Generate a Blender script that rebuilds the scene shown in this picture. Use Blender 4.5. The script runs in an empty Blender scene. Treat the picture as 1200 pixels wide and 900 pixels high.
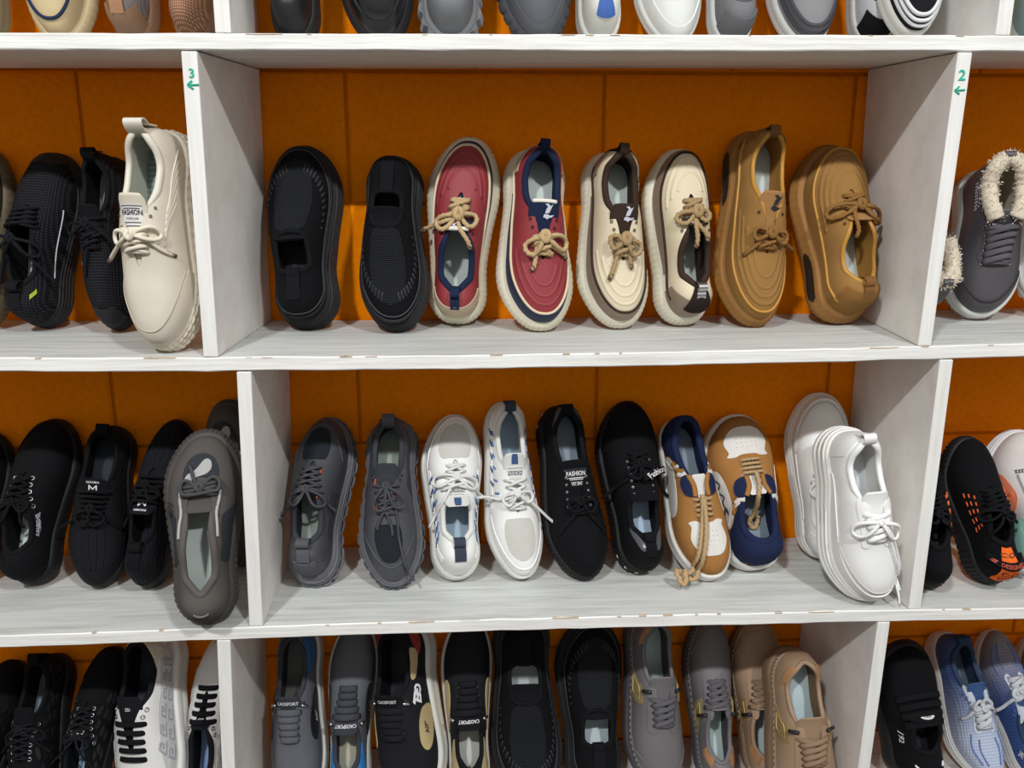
import bpy, math, random
import numpy as np
from mathutils import Matrix, Vector
from mathutils.geometry import delaunay_2d_cdt

scene = bpy.context.scene
C = scene.collection
rng = np.random.default_rng(7)
PI = math.pi

# ------------------------------------------------------------------ camera, world, lamps, exposure
EYE = 1.5                       # eye height above the floor
CAM = np.array([0.0, -1.2025, EYE])
CAM_R = np.array([[0.99830357, -0.05819039, 0.00196324],
                  [0.01285432, 0.25316257, 0.96733835],
                  [0.05678682, 0.96567209, -0.2534811]])   # rows: right, up, forward
F_PX = 1057.58
cam_data = bpy.data.cameras.new('camera')
cam_data.sensor_width = 36.0
cam_data.lens = F_PX / 1200 * 36
cam = bpy.data.objects.new('camera', cam_data)
C.objects.link(cam)
cam.matrix_world = Matrix(((CAM_R[0][0], CAM_R[1][0], -CAM_R[2][0], CAM[0]),
                           (CAM_R[0][1], CAM_R[1][1], -CAM_R[2][1], CAM[1]),
                           (CAM_R[0][2], CAM_R[1][2], -CAM_R[2][2], CAM[2]),
                           (0, 0, 0, 1)))
scene.camera = cam

world = bpy.data.worlds.new('room_light')
scene.world = world
world.use_nodes = True
world.node_tree.nodes['Background'].inputs[0].default_value = (1.0, 0.98, 0.945, 1)
world.node_tree.nodes['Background'].inputs[1].default_value = 0.46


def lamp(x, y, z, power, sx, sy):
    d = bpy.data.lights.new('ceiling_lamp_light', 'AREA')
    d.shape = 'RECTANGLE'
    d.size, d.size_y, d.energy = sx, sy, power
    d.color = (0.985, 0.995, 1.0)
    o = bpy.data.objects.new('ceiling_lamp_light', d)
    C.objects.link(o)
    o.location = (x, y, z)
    o.rotation_euler = (Vector((0.1, 0.0, 1.2)) - Vector((x, y, z))).to_track_quat('-Z', 'Y').to_euler()


lamp(-1.05, -2.6, 3.6, 63, 0.22, 0.10)
lamp(1.15, -2.6, 3.6, 55, 0.22, 0.10)

scene.view_settings.view_transform = 'Standard'
scene.view_settings.look = 'None'
scene.view_settings.gamma = 1.0
scene.view_settings.use_curve_mapping = False
scene.view_settings.exposure = 0.14

# ------------------------------------------------------------------ text outlines (made first, while the scene is small)
_text = {}


def prep_text(body, bold=0.0):
    cu = bpy.data.curves.new('t', 'FONT')
    cu.body = body
    cu.resolution_u = 2
    cu.offset = bold
    ob = bpy.data.objects.new('t', cu)
    C.objects.link(ob)
    dg = bpy.context.evaluated_depsgraph_get()
    me = bpy.data.meshes.new_from_object(ob.evaluated_get(dg))
    V = np.array([v.co[:2] for v in me.vertices])
    F = [list(p.vertices) for p in me.polygons]
    C.objects.unlink(ob)
    bpy.data.objects.remove(ob)
    bpy.data.curves.remove(cu)
    bpy.data.meshes.remove(me)
    lo, hi = V.min(0), V.max(0)
    V = (V - (lo + hi) / 2) / (hi[1] - lo[1])
    _text[body] = (V, F)


for _b, _w in [('FASHION', .02), ('SPORT SHOES', .015), ('Fashion', .01), ('M', .0), ('3', .02), ('2', .02), ('RXKXMNI', .02),
               ('AIR', .02), ('CAOSPORT', .02), ('GEL', .05), ('AIP"', .01), ('IUANBISHIE', .015), ('C.J001', .01),
               ('192', .02), ('DESIGNED', .02), ('ZKI', .01), ('NUL', .02), ('ZD', .01), ('C:O', .015), ('JE', .02),
               ('POPULAR SPORT SHOE', .0), ('POPULAR', .0)]:
    prep_text(_b, _w)


# ------------------------------------------------------------------ materials
def lin(h):
    h = h.lstrip('#')
    out = []
    for i in (0, 2, 4):
        c = int(h[i:i + 2], 16) / 255
        out.append(c / 12.92 if c <= .04045 else ((c + .055) / 1.055) ** 2.4)
    return (*out, 1)


_mats = {}


def mat(kind, color, c2=None, k=1.0, rough=None):
    """kind: leather, suede, knit, mesh, rubber, cloth, insole, rope, metal, plain, fur"""
    key = (kind, color, c2, k, rough)
    if key in _mats:
        return _mats[key]
    m = bpy.data.materials.new(kind + '_' + color.strip('#'))
    m.use_nodes = True
    nt = m.node_tree
    b = nt.nodes['Principled BSDF']
    N = nt.nodes.new
    L = nt.links.new
    R = {'leather': .5, 'suede': .92, 'knit': .95, 'mesh': .85, 'rubber': .62, 'cloth': .9, 'insole': .8, 'rope': .85,
         'metal': .3, 'plain': .7, 'fur': 1, 'gloss': .25}[kind]
    b.inputs['Roughness'].default_value = rough if rough is not None else R
    if kind in ('suede', 'knit', 'cloth', 'mesh', 'fur', 'rope'):
        b.inputs['Specular IOR Level'].default_value = .18
    elif kind == 'rubber':
        b.inputs['Specular IOR Level'].default_value = .35
    if kind == 'metal':
        b.inputs['Metallic'].default_value = 1
    col = lin(color)
    tc = N('ShaderNodeTexCoord')
    no = N('ShaderNodeTexNoise')
    no.inputs['Scale'].default_value = 22
    no.inputs['Detail'].default_value = 4
    L(tc.outputs['Object'], no.inputs['Vector'])
    mx = N('ShaderNodeMix')
    mx.data_type = 'RGBA'
    amp = {'leather': .10, 'suede': .16, 'rubber': .10, 'insole': .12}.get(kind, .12)
    mx.inputs[6].default_value = tuple(c * (1 - amp) for c in col[:3]) + (1,)
    mx.inputs[7].default_value = tuple(min(1, c * (1 + amp)) for c in col[:3]) + (1,)
    L(no.outputs['Fac'], mx.inputs[0])
    out = mx.outputs[2]
    bump_src = None
    bs, bd = .15, .0006
    if kind in ('leather', 'rubber', 'gloss', 'plain'):
        n2 = N('ShaderNodeTexNoise')
        n2.inputs['Scale'].default_value = 260
        L(tc.outputs['Object'], n2.inputs['Vector'])
        bump_src, bs = n2.outputs['Fac'], .12
    elif kind in ('suede', 'cloth', 'insole', 'rope', 'fur'):
        n2 = N('ShaderNodeTexNoise')
        n2.inputs['Scale'].default_value = 700
        n2.inputs['Detail'].default_value = 2
        L(tc.outputs['Object'], n2.inputs['Vector'])
        bump_src, bs = n2.outputs['Fac'], .35
    if kind in ('knit', 'mesh'):
        # woven cells: product of sines across and along the shoe
        sep = N('ShaderNodeSeparateXYZ')
        L(tc.outputs['Object'], sep.inputs[0])

        def mt(op, a, bb=None):
            q = N('ShaderNodeMath')
            q.operation = op
            for i, v in enumerate((a, bb)):
                if v is None:
                    continue
                if isinstance(v, (int, float)):
                    q.inputs[i].default_value = v
                else:
                    L(v, q.inputs[i])
            return q.outputs[0]
        w = 2 * PI / (.0058 * k)
        xa = mt('MULTIPLY', mt('ADD', sep.outputs['X'], mt('MULTIPLY', sep.outputs['Y'], .8)), w)
        xb = mt('MULTIPLY', mt('SUBTRACT', sep.outputs['X'], mt('MULTIPLY', sep.outputs['Y'], .8)), w)
        pr = mt('MULTIPLY', mt('SINE', xa), mt('SINE', xb))
        bump_src, bs, bd = pr, .5, .0008
        if c2:
            st = N('ShaderNodeMapRange')
            st.inputs[1].default_value = .25
            st.inputs[2].default_value = .6
            L(pr, st.inputs[0])
            m2 = N('ShaderNodeMix')
            m2.data_type = 'RGBA'
            L(st.outputs[0], m2.inputs[0])
            L(out, m2.inputs[6])
            m2.inputs[7].default_value = lin(c2)
            out = m2.outputs[2]
    elif c2:
        # stripes across (insoles, ribbed cloth)
        sep = N('ShaderNodeSeparateXYZ')
        L(tc.outputs['Object'], sep.inputs[0])
        wv = N('ShaderNodeMath')
        wv.operation = 'MULTIPLY'
        wv.inputs[1].default_value = 2 * PI / (.0075 * k)
        L(sep.outputs['Y'], wv.inputs[0])
        sn = N('ShaderNodeMath')
        sn.operation = 'SINE'
        L(wv.outputs[0], sn.inputs[0])
        mr = N('ShaderNodeMapRange')
        mr.inputs[1].default_value = -.2
        mr.inputs[2].default_value = .5
        L(sn.outputs[0], mr.inputs[0])
        m2 = N('ShaderNodeMix')
        m2.data_type = 'RGBA'
        L(mr.outputs[0], m2.inputs[0])
        L(out, m2.inputs[6])
        m2.inputs[7].default_value = lin(c2)
        out = m2.outputs[2]
    L(out, b.inputs['Base Color'])
    if bump_src is not None:
        bp = N('ShaderNodeBump')
        bp.inputs['Strength'].default_value = bs
        bp.inputs['Distance'].default_value = bd
        L(bump_src, bp.inputs['Height'])
        L(bp.outputs[0], b.inputs['Normal'])
    _mats[key] = m
    return m


def fade_mat(ca, cb, y0, y1):
    """two-tone dyed knit: colour ca at y0 of the shoe to cb at y1"""
    key = ('fade', ca, cb, y0, y1)
    if key in _mats:
        return _mats[key]
    m = mat('mesh', ca).copy()
    m.name = 'dyed_knit_' + ca.strip('#')
    nt = m.node_tree
    b = nt.nodes['Principled BSDF']
    tc = [n for n in nt.nodes if n.type == 'TEX_COORD'][0]
    sep = nt.nodes.new('ShaderNodeSeparateXYZ')
    nt.links.new(tc.outputs['Object'], sep.inputs[0])
    mr = nt.nodes.new('ShaderNodeMapRange')
    mr.inputs[1].default_value = y0
    mr.inputs[2].default_value = y1
    nt.links.new(sep.outputs['Y'], mr.inputs[0])
    mx = nt.nodes.new('ShaderNodeMix')
    mx.data_type = 'RGBA'
    mx.inputs[6].default_value = lin(ca)
    mx.inputs[7].default_value = lin(cb)
    nt.links.new(mr.outputs[0], mx.inputs[0])
    # fine rows of stitches
    mu = nt.nodes.new('ShaderNodeMath')
    mu.operation = 'MULTIPLY'
    mu.inputs[1].default_value = 2 * PI / .0052
    nt.links.new(sep.outputs['Y'], mu.inputs[0])
    sn = nt.nodes.new('ShaderNodeMath')
    sn.operation = 'SINE'
    nt.links.new(mu.outputs[0], sn.inputs[0])
    m3 = nt.nodes.new('ShaderNodeMapRange')
    m3.inputs[1].default_value = -1
    m3.inputs[2].default_value = 1
    m3.inputs[3].default_value = .84
    m3.inputs[4].default_value = 1.06
    nt.links.new(sn.outputs[0], m3.inputs[0])
    mul = nt.nodes.new('ShaderNodeMix')
    mul.data_type = 'RGBA'
    mul.blend_type = 'MULTIPLY'
    mul.inputs[0].default_value = 1
    nt.links.new(mx.outputs[2], mul.inputs[6])
    nt.links.new(m3.outputs[0], mul.inputs[7])
    nt.links.new(mul.outputs[2], b.inputs['Base Color'])
    _mats[key] = m
    return m


def paint_mat(name, base, dark, chip=None, grain='x', bump=.35, along=1.0):
    """brushed house paint: streaks of noise drawn out along one axis"""
    m = bpy.data.materials.new(name)
    m.use_nodes = True
    nt = m.node_tree
    b = nt.nodes['Principled BSDF']
    N, L = nt.nodes.new, nt.links.new
    tc = N('ShaderNodeTexCoord')
    mp = N('ShaderNodeMapping')
    mp.inputs['Scale'].default_value = {'x': (3, 40, 60), 'z': (60, 40, 3), 'y': (40, 4, 40), 'n': (9, 9, 9)}[grain]
    L(tc.outputs['Object'], mp.inputs[0])
    n1 = N('ShaderNodeTexNoise')
    n1.inputs['Scale'].default_value = 2.2 * along
    n1.inputs['Detail'].default_value = 7
    n1.inputs['Roughness'].default_value = .65
    L(mp.outputs[0], n1.inputs['Vector'])
    r = N('ShaderNodeValToRGB')
    r.color_ramp.elements[0].position = .32
    r.color_ramp.elements[0].color = lin(dark)
    r.color_ramp.elements[1].position = .58
    r.color_ramp.elements[1].color = lin(base)
    L(n1.outputs['Fac'], r.inputs[0])
    out = r.outputs[0]
    if chip:
        # bare wood where the paint has flaked: small patches of their own
        n3 = N('ShaderNodeTexNoise')
        n3.inputs['Scale'].default_value = 26
        n3.inputs['Detail'].default_value = 5
        L(tc.outputs['Object'], n3.inputs['Vector'])
        r3 = N('ShaderNodeValToRGB')
        r3.color_ramp.elements[0].position = .70
        r3.color_ramp.elements[1].position = .74
        L(n3.outputs['Fac'], r3.inputs[0])
        mx = N('ShaderNodeMix')
        mx.data_type = 'RGBA'
        L(r3.outputs[0], mx.inputs[0])
        L(out, mx.inputs[6])
        mx.inputs[7].default_value = lin(chip)
        out = mx.outputs[2]
    L(out, b.inputs['Base Color'])
    b.inputs['Roughness'].default_value = .55 if grain != 'n' else .8
    b.inputs['Specular IOR Level'].default_value = .4 if grain != 'n' else .08
    bp = N('ShaderNodeBump')
    bp.inputs['Strength'].default_value = bump
    bp.inputs['Distance'].default_value = .002
    L(n1.outputs['Fac'], bp.inputs['Height'])
    L(bp.outputs[0], b.inputs['Normal'])
    return m


# ------------------------------------------------------------------ mesh helpers
def link_mesh(name, V, polys, material, parent=None, smooth=True, sharp=None):
    """polys: list of index arrays (each an (n,k) array of k-gons)"""
    V = np.asarray(V, dtype=np.float32)
    me = bpy.data.meshes.new(name)
    polys = [np.asarray(p, dtype=np.int32) for p in polys if len(p)]
    nl = sum(p.size for p in polys)
    npoly = sum(len(p) for p in polys)
    me.vertices.add(len(V))
    me.vertices.foreach_set('co', V.ravel())
    me.loops.add(nl)
    me.loops.foreach_set('vertex_index', np.concatenate([p.ravel() for p in polys]))
    me.polygons.add(npoly)
    starts, o = [], 0
    for p in polys:
        starts.append(o + np.arange(len(p)) * p.shape[1])
        o += p.size
    me.polygons.foreach_set('loop_start', np.concatenate(starts).astype(np.int32))
    me.polygons.foreach_set('use_smooth', np.full(npoly, smooth, dtype=bool))
    me.update(calc_edges=True)
    me.validate()
    if sharp:
        me.set_sharp_from_angle(angle=math.radians(sharp))
    if material is not None:
        me.materials.append(material)
    ob = bpy.data.objects.new(name, me)
    C.objects.link(ob)
    if parent is not None:
        ob.parent = parent
    return ob


def quads(nr, nc, wrap=False, base=0):
    """grid of nr rows x nc columns (row-major); wrap closes the columns"""
    r = np.arange(nr - 1)[:, None]
    c = np.arange(nc if wrap else nc - 1)[None, :]
    c2 = (c + 1) % nc
    a = r * nc + c
    b = r * nc + c2
    d = (r + 1) * nc + c
    e = (r + 1) * nc + c2
    return np.stack([a, b, e, d], -1).reshape(-1, 4) + base


class Acc:
    """collects pieces that make up one part"""
    def __init__(self):
        self.V, self.Q, self.T, self.n = [], [], [], 0

    def add(self, V, Q=None, T=None):
        if Q is not None and len(Q):
            self.Q.append(np.asarray(Q) + self.n)
        if T is not None and len(T):
            self.T.append(np.asarray(T) + self.n)
        self.V.append(np.asarray(V, float))
        self.n += len(V)

    def link(self, name, material, parent=None, **k):
        P = []
        if self.Q:
            P.append(np.concatenate(self.Q))
        if self.T:
            P.append(np.concatenate(self.T))
        return link_mesh(name, np.concatenate(self.V), P, material, parent, **k)


def unit(v):
    n = np.linalg.norm(v, axis=-1, keepdims=True)
    return v / np.maximum(n, 1e-9)


def resample(P, n):
    P = np.asarray(P, float)
    d = np.r_[0, np.cumsum(np.linalg.norm(np.diff(P, axis=0), axis=1))]
    t = np.linspace(0, d[-1], n)
    return np.stack([np.interp(t, d, P[:, i]) for i in range(P.shape[1])], 1)


def catmull(P, per=6, closed=False):
    P = np.asarray(P, float)
    n = len(P)
    out = []
    rngi = range(n if closed else n - 1)
    for i in rngi:
        if closed:
            p0, p1, p2, p3 = P[(i - 1) % n], P[i], P[(i + 1) % n], P[(i + 2) % n]
        else:
            p0, p1, p2, p3 = P[max(i - 1, 0)], P[i], P[i + 1], P[min(i + 2, n - 1)]
        for t in np.arange(per) / per:
            out.append(.5 * (2 * p1 + (p2 - p0) * t + (2 * p0 - 5 * p1 + 4 * p2 - p3) * t * t + (3 * p1 - p0 - 3 * p2 + p3) * t ** 3))
    if not closed:
        out.append(P[-1])
    return np.array(out)


def tube(P, r, up=None, seg=8, closed=False, flat=1.0, rope=0.0, taper=True):
    """sweep; up = per-point normals (flat laces keep their broad side to it); rope = strand pitch (m)"""
    P = np.asarray(P, float)
    n = len(P)
    T = unit(np.gradient(P, axis=0)) if not closed else unit(np.roll(P, -1, 0) - np.roll(P, 1, 0))
    if up is None:
        up = np.zeros_like(P)
        a = np.array([0, 0, 1.0]) if abs(T[0][2]) < .9 else np.array([1.0, 0, 0])
        for i in range(n):
            a = a - T[i] * (a @ T[i])
            a /= max(np.linalg.norm(a), 1e-9)
            up[i] = a
    else:
        up = unit(up - T * (up * T).sum(1, keepdims=True))
    S = np.cross(T, up)
    r = np.broadcast_to(np.asarray(r, float), (n,))
    d = np.r_[0, np.cumsum(np.linalg.norm(np.diff(P, axis=0), axis=1))]
    ph = np.linspace(0, 2 * PI, seg, endpoint=False)
    rad = np.ones((n, seg))
    if rope:
        rad = 1 + .24 * np.cos(2 * (ph[None, :] - d[:, None] * PI / rope))
    V = P[:, None, :] + (S[:, None, :] * (np.cos(ph)[None, :, None] * flat) + up[:, None, :] * np.sin(ph)[None, :, None]) * (r[:, None] * rad)[..., None]
    V = V.reshape(-1, 3)
    Q = quads(n, seg, True)
    if closed:
        j = np.arange(seg)
        Q = np.r_[Q, np.stack([(n - 1) * seg + j, (n - 1) * seg + (j + 1) % seg, (j + 1) % seg, j], 1)]
        return V, Q, np.zeros((0, 3), int)
    V = np.r_[V, P[:1], P[-1:]]
    j = np.arange(seg)
    a, b = n * seg, n * seg + 1
    Tn = np.r_[np.stack([np.full(seg, a), (j + 1) % seg, j], 1), np.stack([np.full(seg, b), (n - 1) * seg + j, (n - 1) * seg + (j + 1) % seg], 1)]
    return V, Q, Tn


def box_verts(x0, x1, y0, y1, z0, z1):
    V = np.array([[x, y, z] for z in (z0, z1) for y in (y0, y1) for x in (x0, x1)], float)
    Q = np.array([[0, 2, 3, 1], [4, 5, 7, 6], [0, 1, 5, 4], [2, 6, 7, 3], [0, 4, 6, 2], [1, 3, 7, 5]])
    return V, Q


# ------------------------------------------------------------------ rack geometry (world numbers)
WALL_Y = 0.272
S_TOP = {0: 2.045, 1: 1.637, 2: 1.2285, 3: 0.822, 4: 0.4145}
BOARD = 0.0195
SLOPE = {0: .006, 1: .0061, 2: .0025, 3: .001, 4: 0.0}


def shelf_z(row, x):
    z = S_TOP[row] + SLOPE[row] * x
    if row == 2:
        z = z - .0025 + .0045 * ((x - .05) / .65) ** 2
    if row == 3:
        z = z + .0025 - .0030 * (x / .6) ** 2
    return z


# <LAST
def table(pts, sig=9):
    xs = np.linspace(0, 1, 301)
    p = np.array(pts, float)
    y = np.interp(xs, p[:, 0], p[:, 1])
    k = np.exp(-.5 * (np.arange(-3 * sig, 3 * sig + 1) / sig) ** 2)
    k /= k.sum()
    lo = 2 * y[0] - y[1:3 * sig + 1][::-1]
    hi = 2 * y[-1] - y[-3 * sig - 1:-1][::-1]
    y = np.convolve(np.r_[lo, y, hi], k, 'valid')
    return lambda s: np.interp(s, xs, y)


RIM_LACE = [(0, .60), (.1, .66), (.22, .74), (.33, .70), (.43, .42), (.49, .24), (.56, .15), (1, .12)]
RIM_SLIP = [(0, .56), (.12, .66), (.25, .72), (.36, .68), (.45, .55), (1, .4)]
HT_LOW = [(0, .064), (.07, .064), (.18, .050), (.30, .056), (.41, .070), (.52, .066), (.68, .053), (.85, .045), (1, .041)]
HT_BOOT = [(0, .110), (.10, .110), (.2, .106), (.32, .106), (.42, .094), (.55, .074), (.7, .058), (.85, .049), (1, .044)]


class Last:
    """A shoe as a dome over its foot outline: heel at y=0, toe at y=L, sole on z=0.
    u runs round the outline (0 heel, 1/4 +x side, 1/2 toe), t climbs from the welt (0) to the rim (1)."""

    def __init__(s, L=.30, W=1.0, wh=.036, wf=.048, bend=.006, mirror=1, sole=(.040, .030), spring=.012, flare=.007,
                 n=2.35, m=2.5, a=.07, b=.64, sc=.42, rim=RIM_LACE, ht=HT_LOW, hs=1.0, vn=0.0, blunt=1.0, rimw=1.0, heelflare=0.0, wave=.22):
        s.L, s.Wk, s.n, s.m, s.a, s.b, s.sc, s.vn = L, W, n, m, a, b, sc, vn
        s.flare, s.heelflare, s.wave = flare * W, heelflare, wave
        s.W_ = table([(0, wh * .93), (.12, wh), (.3, wh * .98), (.46, (wh + wf) * .49), (.68, wf), (.80, wf * .98), (.92, wf * .88 * blunt), (1, wf * .78 * blunt)])
        s.c_ = table([(0, 0), (.25, -.2 * bend), (.5, -.1 * bend), (.75, .5 * bend), (1, 1.6 * bend)])
        s.mir = mirror
        s.h_ = table([(p, q * hs) for p, q in ht], 7)
        s.R_ = table(rim, 7)
        s.rimw = rimw
        s.th_ = table([(0, sole[0]), (.25, sole[0]), (.65, sole[1]), (1, sole[1] * .92)], 12)
        s.spring = spring
        s.st, s.sh = .70, .17

    def W(s, q): return s.W_(q) * s.Wk
    def c(s, q): return s.c_(q) * s.mir

    def e(s, q):
        return np.where(q > s.st, (q - s.st) / (1 - s.st), np.where(q < s.sh, (s.sh - q) / s.sh, 0.0))

    def zb(s, q):
        return s.spring * np.clip((q - .68) / .32, 0, 1) ** 2 + .006 * np.clip((.13 - q) / .13, 0, 1) ** 2

    def zs(s, q):
        return s.th_(q) + s.spring * np.clip((q - .68) / .32, 0, 1) ** 2

    def amax(s, q):
        return np.maximum(1 - np.clip(s.e(q), 0, 1) ** s.n, 0) ** (1 / s.n)

    def H(s, x, y, hfun=None):
        q = np.clip(y / s.L, 0, 1)
        r = np.abs((x - s.c(q)) / s.W(q))
        Fv = np.clip(1 - r ** s.n - np.clip(s.e(q), 0, 1) ** s.n, 0, 1)
        return s.zs(q) + (hfun or s.h_)(q) * Fv ** (1 / s.m)

    def split(s, u):
        u = np.mod(u, 1.0)
        tau = np.where(u <= .5, 2 * u, 2 - 2 * u)
        sg = np.where(u <= .5, 1.0, -1.0)
        return tau, sg

    def outline(s, u, off=0.0):
        tau, sg = s.split(u)
        q = (1 - np.cos(PI * tau)) / 2
        x = s.c(q) + sg * s.W(q) * s.amax(q)
        P = np.stack([x, q * s.L], -1)
        if np.any(off):
            d = 1e-3
            nrm = s.outline(u + d) - s.outline(u - d)
            nrm = np.stack([nrm[..., 1], -nrm[..., 0]], -1)
            P = P + unit(nrm) * np.asarray(off)[..., None]
        return P

    def rim(s, u):
        tau, sg = s.split(u)
        k = (1 - np.cos(PI * tau)) / 2
        q = s.a + (s.b - s.a) * k
        cap = np.sqrt(np.clip(1 - np.abs(2 * k - 1) ** 6, 0, 1))
        if s.vn:
            cap = cap * (1 - s.vn * np.clip(1 - k / .14, 0, 1))
        x = s.c(q) + sg * s.R_(q) * s.rimw * s.W(q) * cap
        return np.stack([x, q * s.L], -1)

    def surf(s, u, t):
        u, t = np.broadcast_arrays(np.asarray(u, float), np.asarray(t, float))
        w = np.clip(t, 0, 1.2) ** 1.8
        P = s.outline(u) * (1 - w)[..., None] + s.rim(u) * w[..., None]
        return np.concatenate([P, s.H(P[..., 0], P[..., 1])[..., None]], -1)

    def sole_ring(s, u, zf, k, extra=0.0, inset=None):
        tau, sg = s.split(u)
        q = (1 - np.cos(PI * tau)) / 2
        off = s.flare * k * (1 + s.heelflare * np.clip(1 - q / .3, 0, 1) + s.wave * (np.exp(-((q - .74) / .17) ** 2) + .7 * np.exp(-((q - .08) / .13) ** 2) - .4)) + extra if inset is None else np.full_like(q, -inset)
        P = s.outline(u, off)
        z = s.zb(q) + zf * (s.zs(q) - s.zb(q))
        return np.concatenate([P, z[..., None]], -1)

    def hull(s, f=1.0):
        u = np.arange(64) / 64
        R = [s.sole_ring(u, z, k * f, .0012) for z, k in ((0, .6), (.1, .95), (.3, 1.15), (.55, 1.22), (.75, 1), (1, .6))]
        for t in (.15, .3, .5, .75, 1):
            R.append(s.surf(u, t))
        return np.concatenate(R)


def pose_matrix(up, tilt, roll, lean):
    """up: +1 toe up, -1 toe down. tilt: clockwise lean seen from the front; roll: about the shoe's length; lean: top towards the wall"""
    def rx(a): c, n = math.cos(a), math.sin(a); return np.array([[1, 0, 0], [0, c, -n], [0, n, c]])
    def ry(a): c, n = math.cos(a), math.sin(a); return np.array([[c, 0, n], [0, 1, 0], [-n, 0, c]])
    base = np.array([[1, 0, 0], [0, 0, -1], [0, 1, 0]], float) if up > 0 else np.array([[-1, 0, 0], [0, 0, -1], [0, -1, 0]], float)
    D = math.radians
    return rx(-D(lean)) @ ry(D(tilt)) @ base @ ry(D(roll) * (1 if up > 0 else -1))
# LAST>


class Shoe:
    def __init__(s, name, label, spec, pose, group=None, category='shoe'):
        """pose: (row, X, L, W, up, tilt, roll, lean, Ybase or None)"""
        row, X, L, W, up, tilt, roll, lean, yb = pose
        s.l = Last(L=L, W=W, **spec)
        s.up = up
        R = pose_matrix(up, tilt, roll, lean)
        P = s.l.hull() @ R.T
        zmin, ymax = P[:, 2].min(), P[:, 1].max()
        low = P[P[:, 2] < zmin + .012].mean(0)
        loc = np.array([X, (WALL_Y - .003) - ymax if yb is None else yb - low[1], 0.0])
        loc[2] = shelf_z(row, X + low[0]) - zmin + .0004
        s.root = bpy.data.objects.new(name, None)
        C.objects.link(s.root)
        s.root.empty_display_size = .05
        M = np.eye(4)
        M[:3, :3] = R
        M[:3, 3] = loc
        s.root.matrix_world = Matrix(M.tolist())
        s.root['label'] = label
        s.root['category'] = category
        if group:
            s.root['group'] = group
        s.g = -1.0 if up > 0 else 1.0          # downhill direction along y
        s.rand = random.Random(name + label)

    # --- maps from a flat parameter to surface point and outward normal
    def _n(s, f, p, flip=False):
        p = np.asarray(p, float)
        d = 1.5e-3
        ex, ey = np.array([d, 0]), np.array([0, d])
        a = f(p + ex) - f(p - ex)
        b = f(p + ey) - f(p - ey)
        n = unit(np.cross(a, b))
        return -n if flip else n

    def map_ut(s, p):
        return s.l.surf(p[..., 0], p[..., 1])

    def map_plan(s, p):
        q = p[..., 1]
        x = s.l.c(q) + p[..., 0] * s.l.W(q)
        y = q * s.l.L
        return np.stack([x, y, s.l.H(x, y)], -1)

    def map_tongue(s, p):
        v, g = p[..., 0], p[..., 1]
        q = s.tg0 + (s.tg1 - s.tg0) * g
        w = s.tw * (.72 + .28 * np.clip(g * 1.6, 0, 1)) * (1 - .25 * np.clip((g - .9) / .1, 0, 1) ** 2)
        x = s.l.c(q) + v * w
        y = q * s.l.L
        qq = np.maximum(q, s.l.sc)
        r = np.abs(v * w / s.l.W(qq))
        Fv = np.clip(1 - r ** s.l.n, 0, 1)
        k = np.clip((g - .55) / .45, 0, 1)
        z = s.l.zs(q) + s.l.h_(qq) * Fv ** (1 / s.l.m) - .0035 + s.tlift * k ** 1.6
        return np.stack([x, y - s.tcurl * k ** 2, z], -1)

    def fmap(s, space):
        return {'ut': (s.map_ut, False), 'plan': (s.map_plan, False), 'tongue': (s.map_tongue, True)}[space]

    def at(s, space, p, off=0.0):
        f, fl = s.fmap(space)
        p = np.asarray(p, float)
        P = f(p)
        return P + s._n(f, p, fl) * np.asarray(off)[..., None] if np.any(off) else P

    # --- parts
    def sole(s, m, mo=None, prof='bulge', split=.2, teeth=None, name='midsole', grooves=4):
        nu = 128 if not teeth else max(128, teeth[0] * 4)
        u = np.arange(nu) / nu
        tz = np.zeros(nu)
        if teeth:
            ph = (u * teeth[0]) % 1
            tz = np.where(ph < .55, teeth[1], -teeth[1] * .6)
        rows = {'bulge': [(0, .25), (.05, .65), (.14, .95), (.3, 1.1), (.5, 1.15), (.7, 1.0), (.86, .75), (.97, .45), (1, .15)],
                'cup': [(0, .75), (.04, .95), (.12, 1.0), (.45, .97), (.5, .88), (.55, .97), (.88, .92), (.97, .75), (1, .5)],
                'flat': [(0, .7), (.06, .95), (.2, 1), (.6, .95), (.94, .85), (1, .6)],
                'wedge': [(0, .1), (.06, .5), (.2, .95), (.45, 1.25), (.62, 1.2), (.75, .8), (.86, .75), (.95, .6), (1, .3)]}.get(prof)
        if prof == 'ridge':
            rows = [(0, .45), (.05, .8)]
            for i in range(grooves):
                z0 = .1 + .82 * i / grooves
                dz = .82 / grooves
                kk = 1.15 - .45 * i / grooves
                rows += [(z0, kk), (z0 + dz * .62, kk), (z0 + dz * .78, kk - .28), (z0 + dz * .92, kk - .28)]
            rows += [(.95, .5), (1, .2)]
        lo = [r for r in rows if r[0] <= split]
        hi = [r for r in rows if r[0] >= lo[-1][0]]
        def build(rs, nm, mt_, bottom, top, tooth):
            R = []
            if bottom:
                cen = s.l.sole_ring(u, 0, 0, inset=.012)
                mid = cen.copy()
                mid[:, 0] = s.l.c(mid[:, 1] / s.l.L)
                R += [mid, cen]
            for z, k in rs:
                R.append(s.l.sole_ring(u, z, k, extra=tz if tooth and z < .9 else 0.0))
            if top:
                R.append(s.l.sole_ring(u, 1, 0, inset=.007))
            V = np.concatenate(R)
            return link_mesh(nm, V, [quads(len(R), nu, True)], mt_, s.root, sharp=50)
        if mo is None:
            return build(rows, name, m, True, True, bool(teeth))
        build(lo, 'outsole', mo, True, False, bool(teeth))
        return build(hi, name, m, False, True, bool(teeth) and teeth[1] > 0 and len(teeth) > 2)

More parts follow.
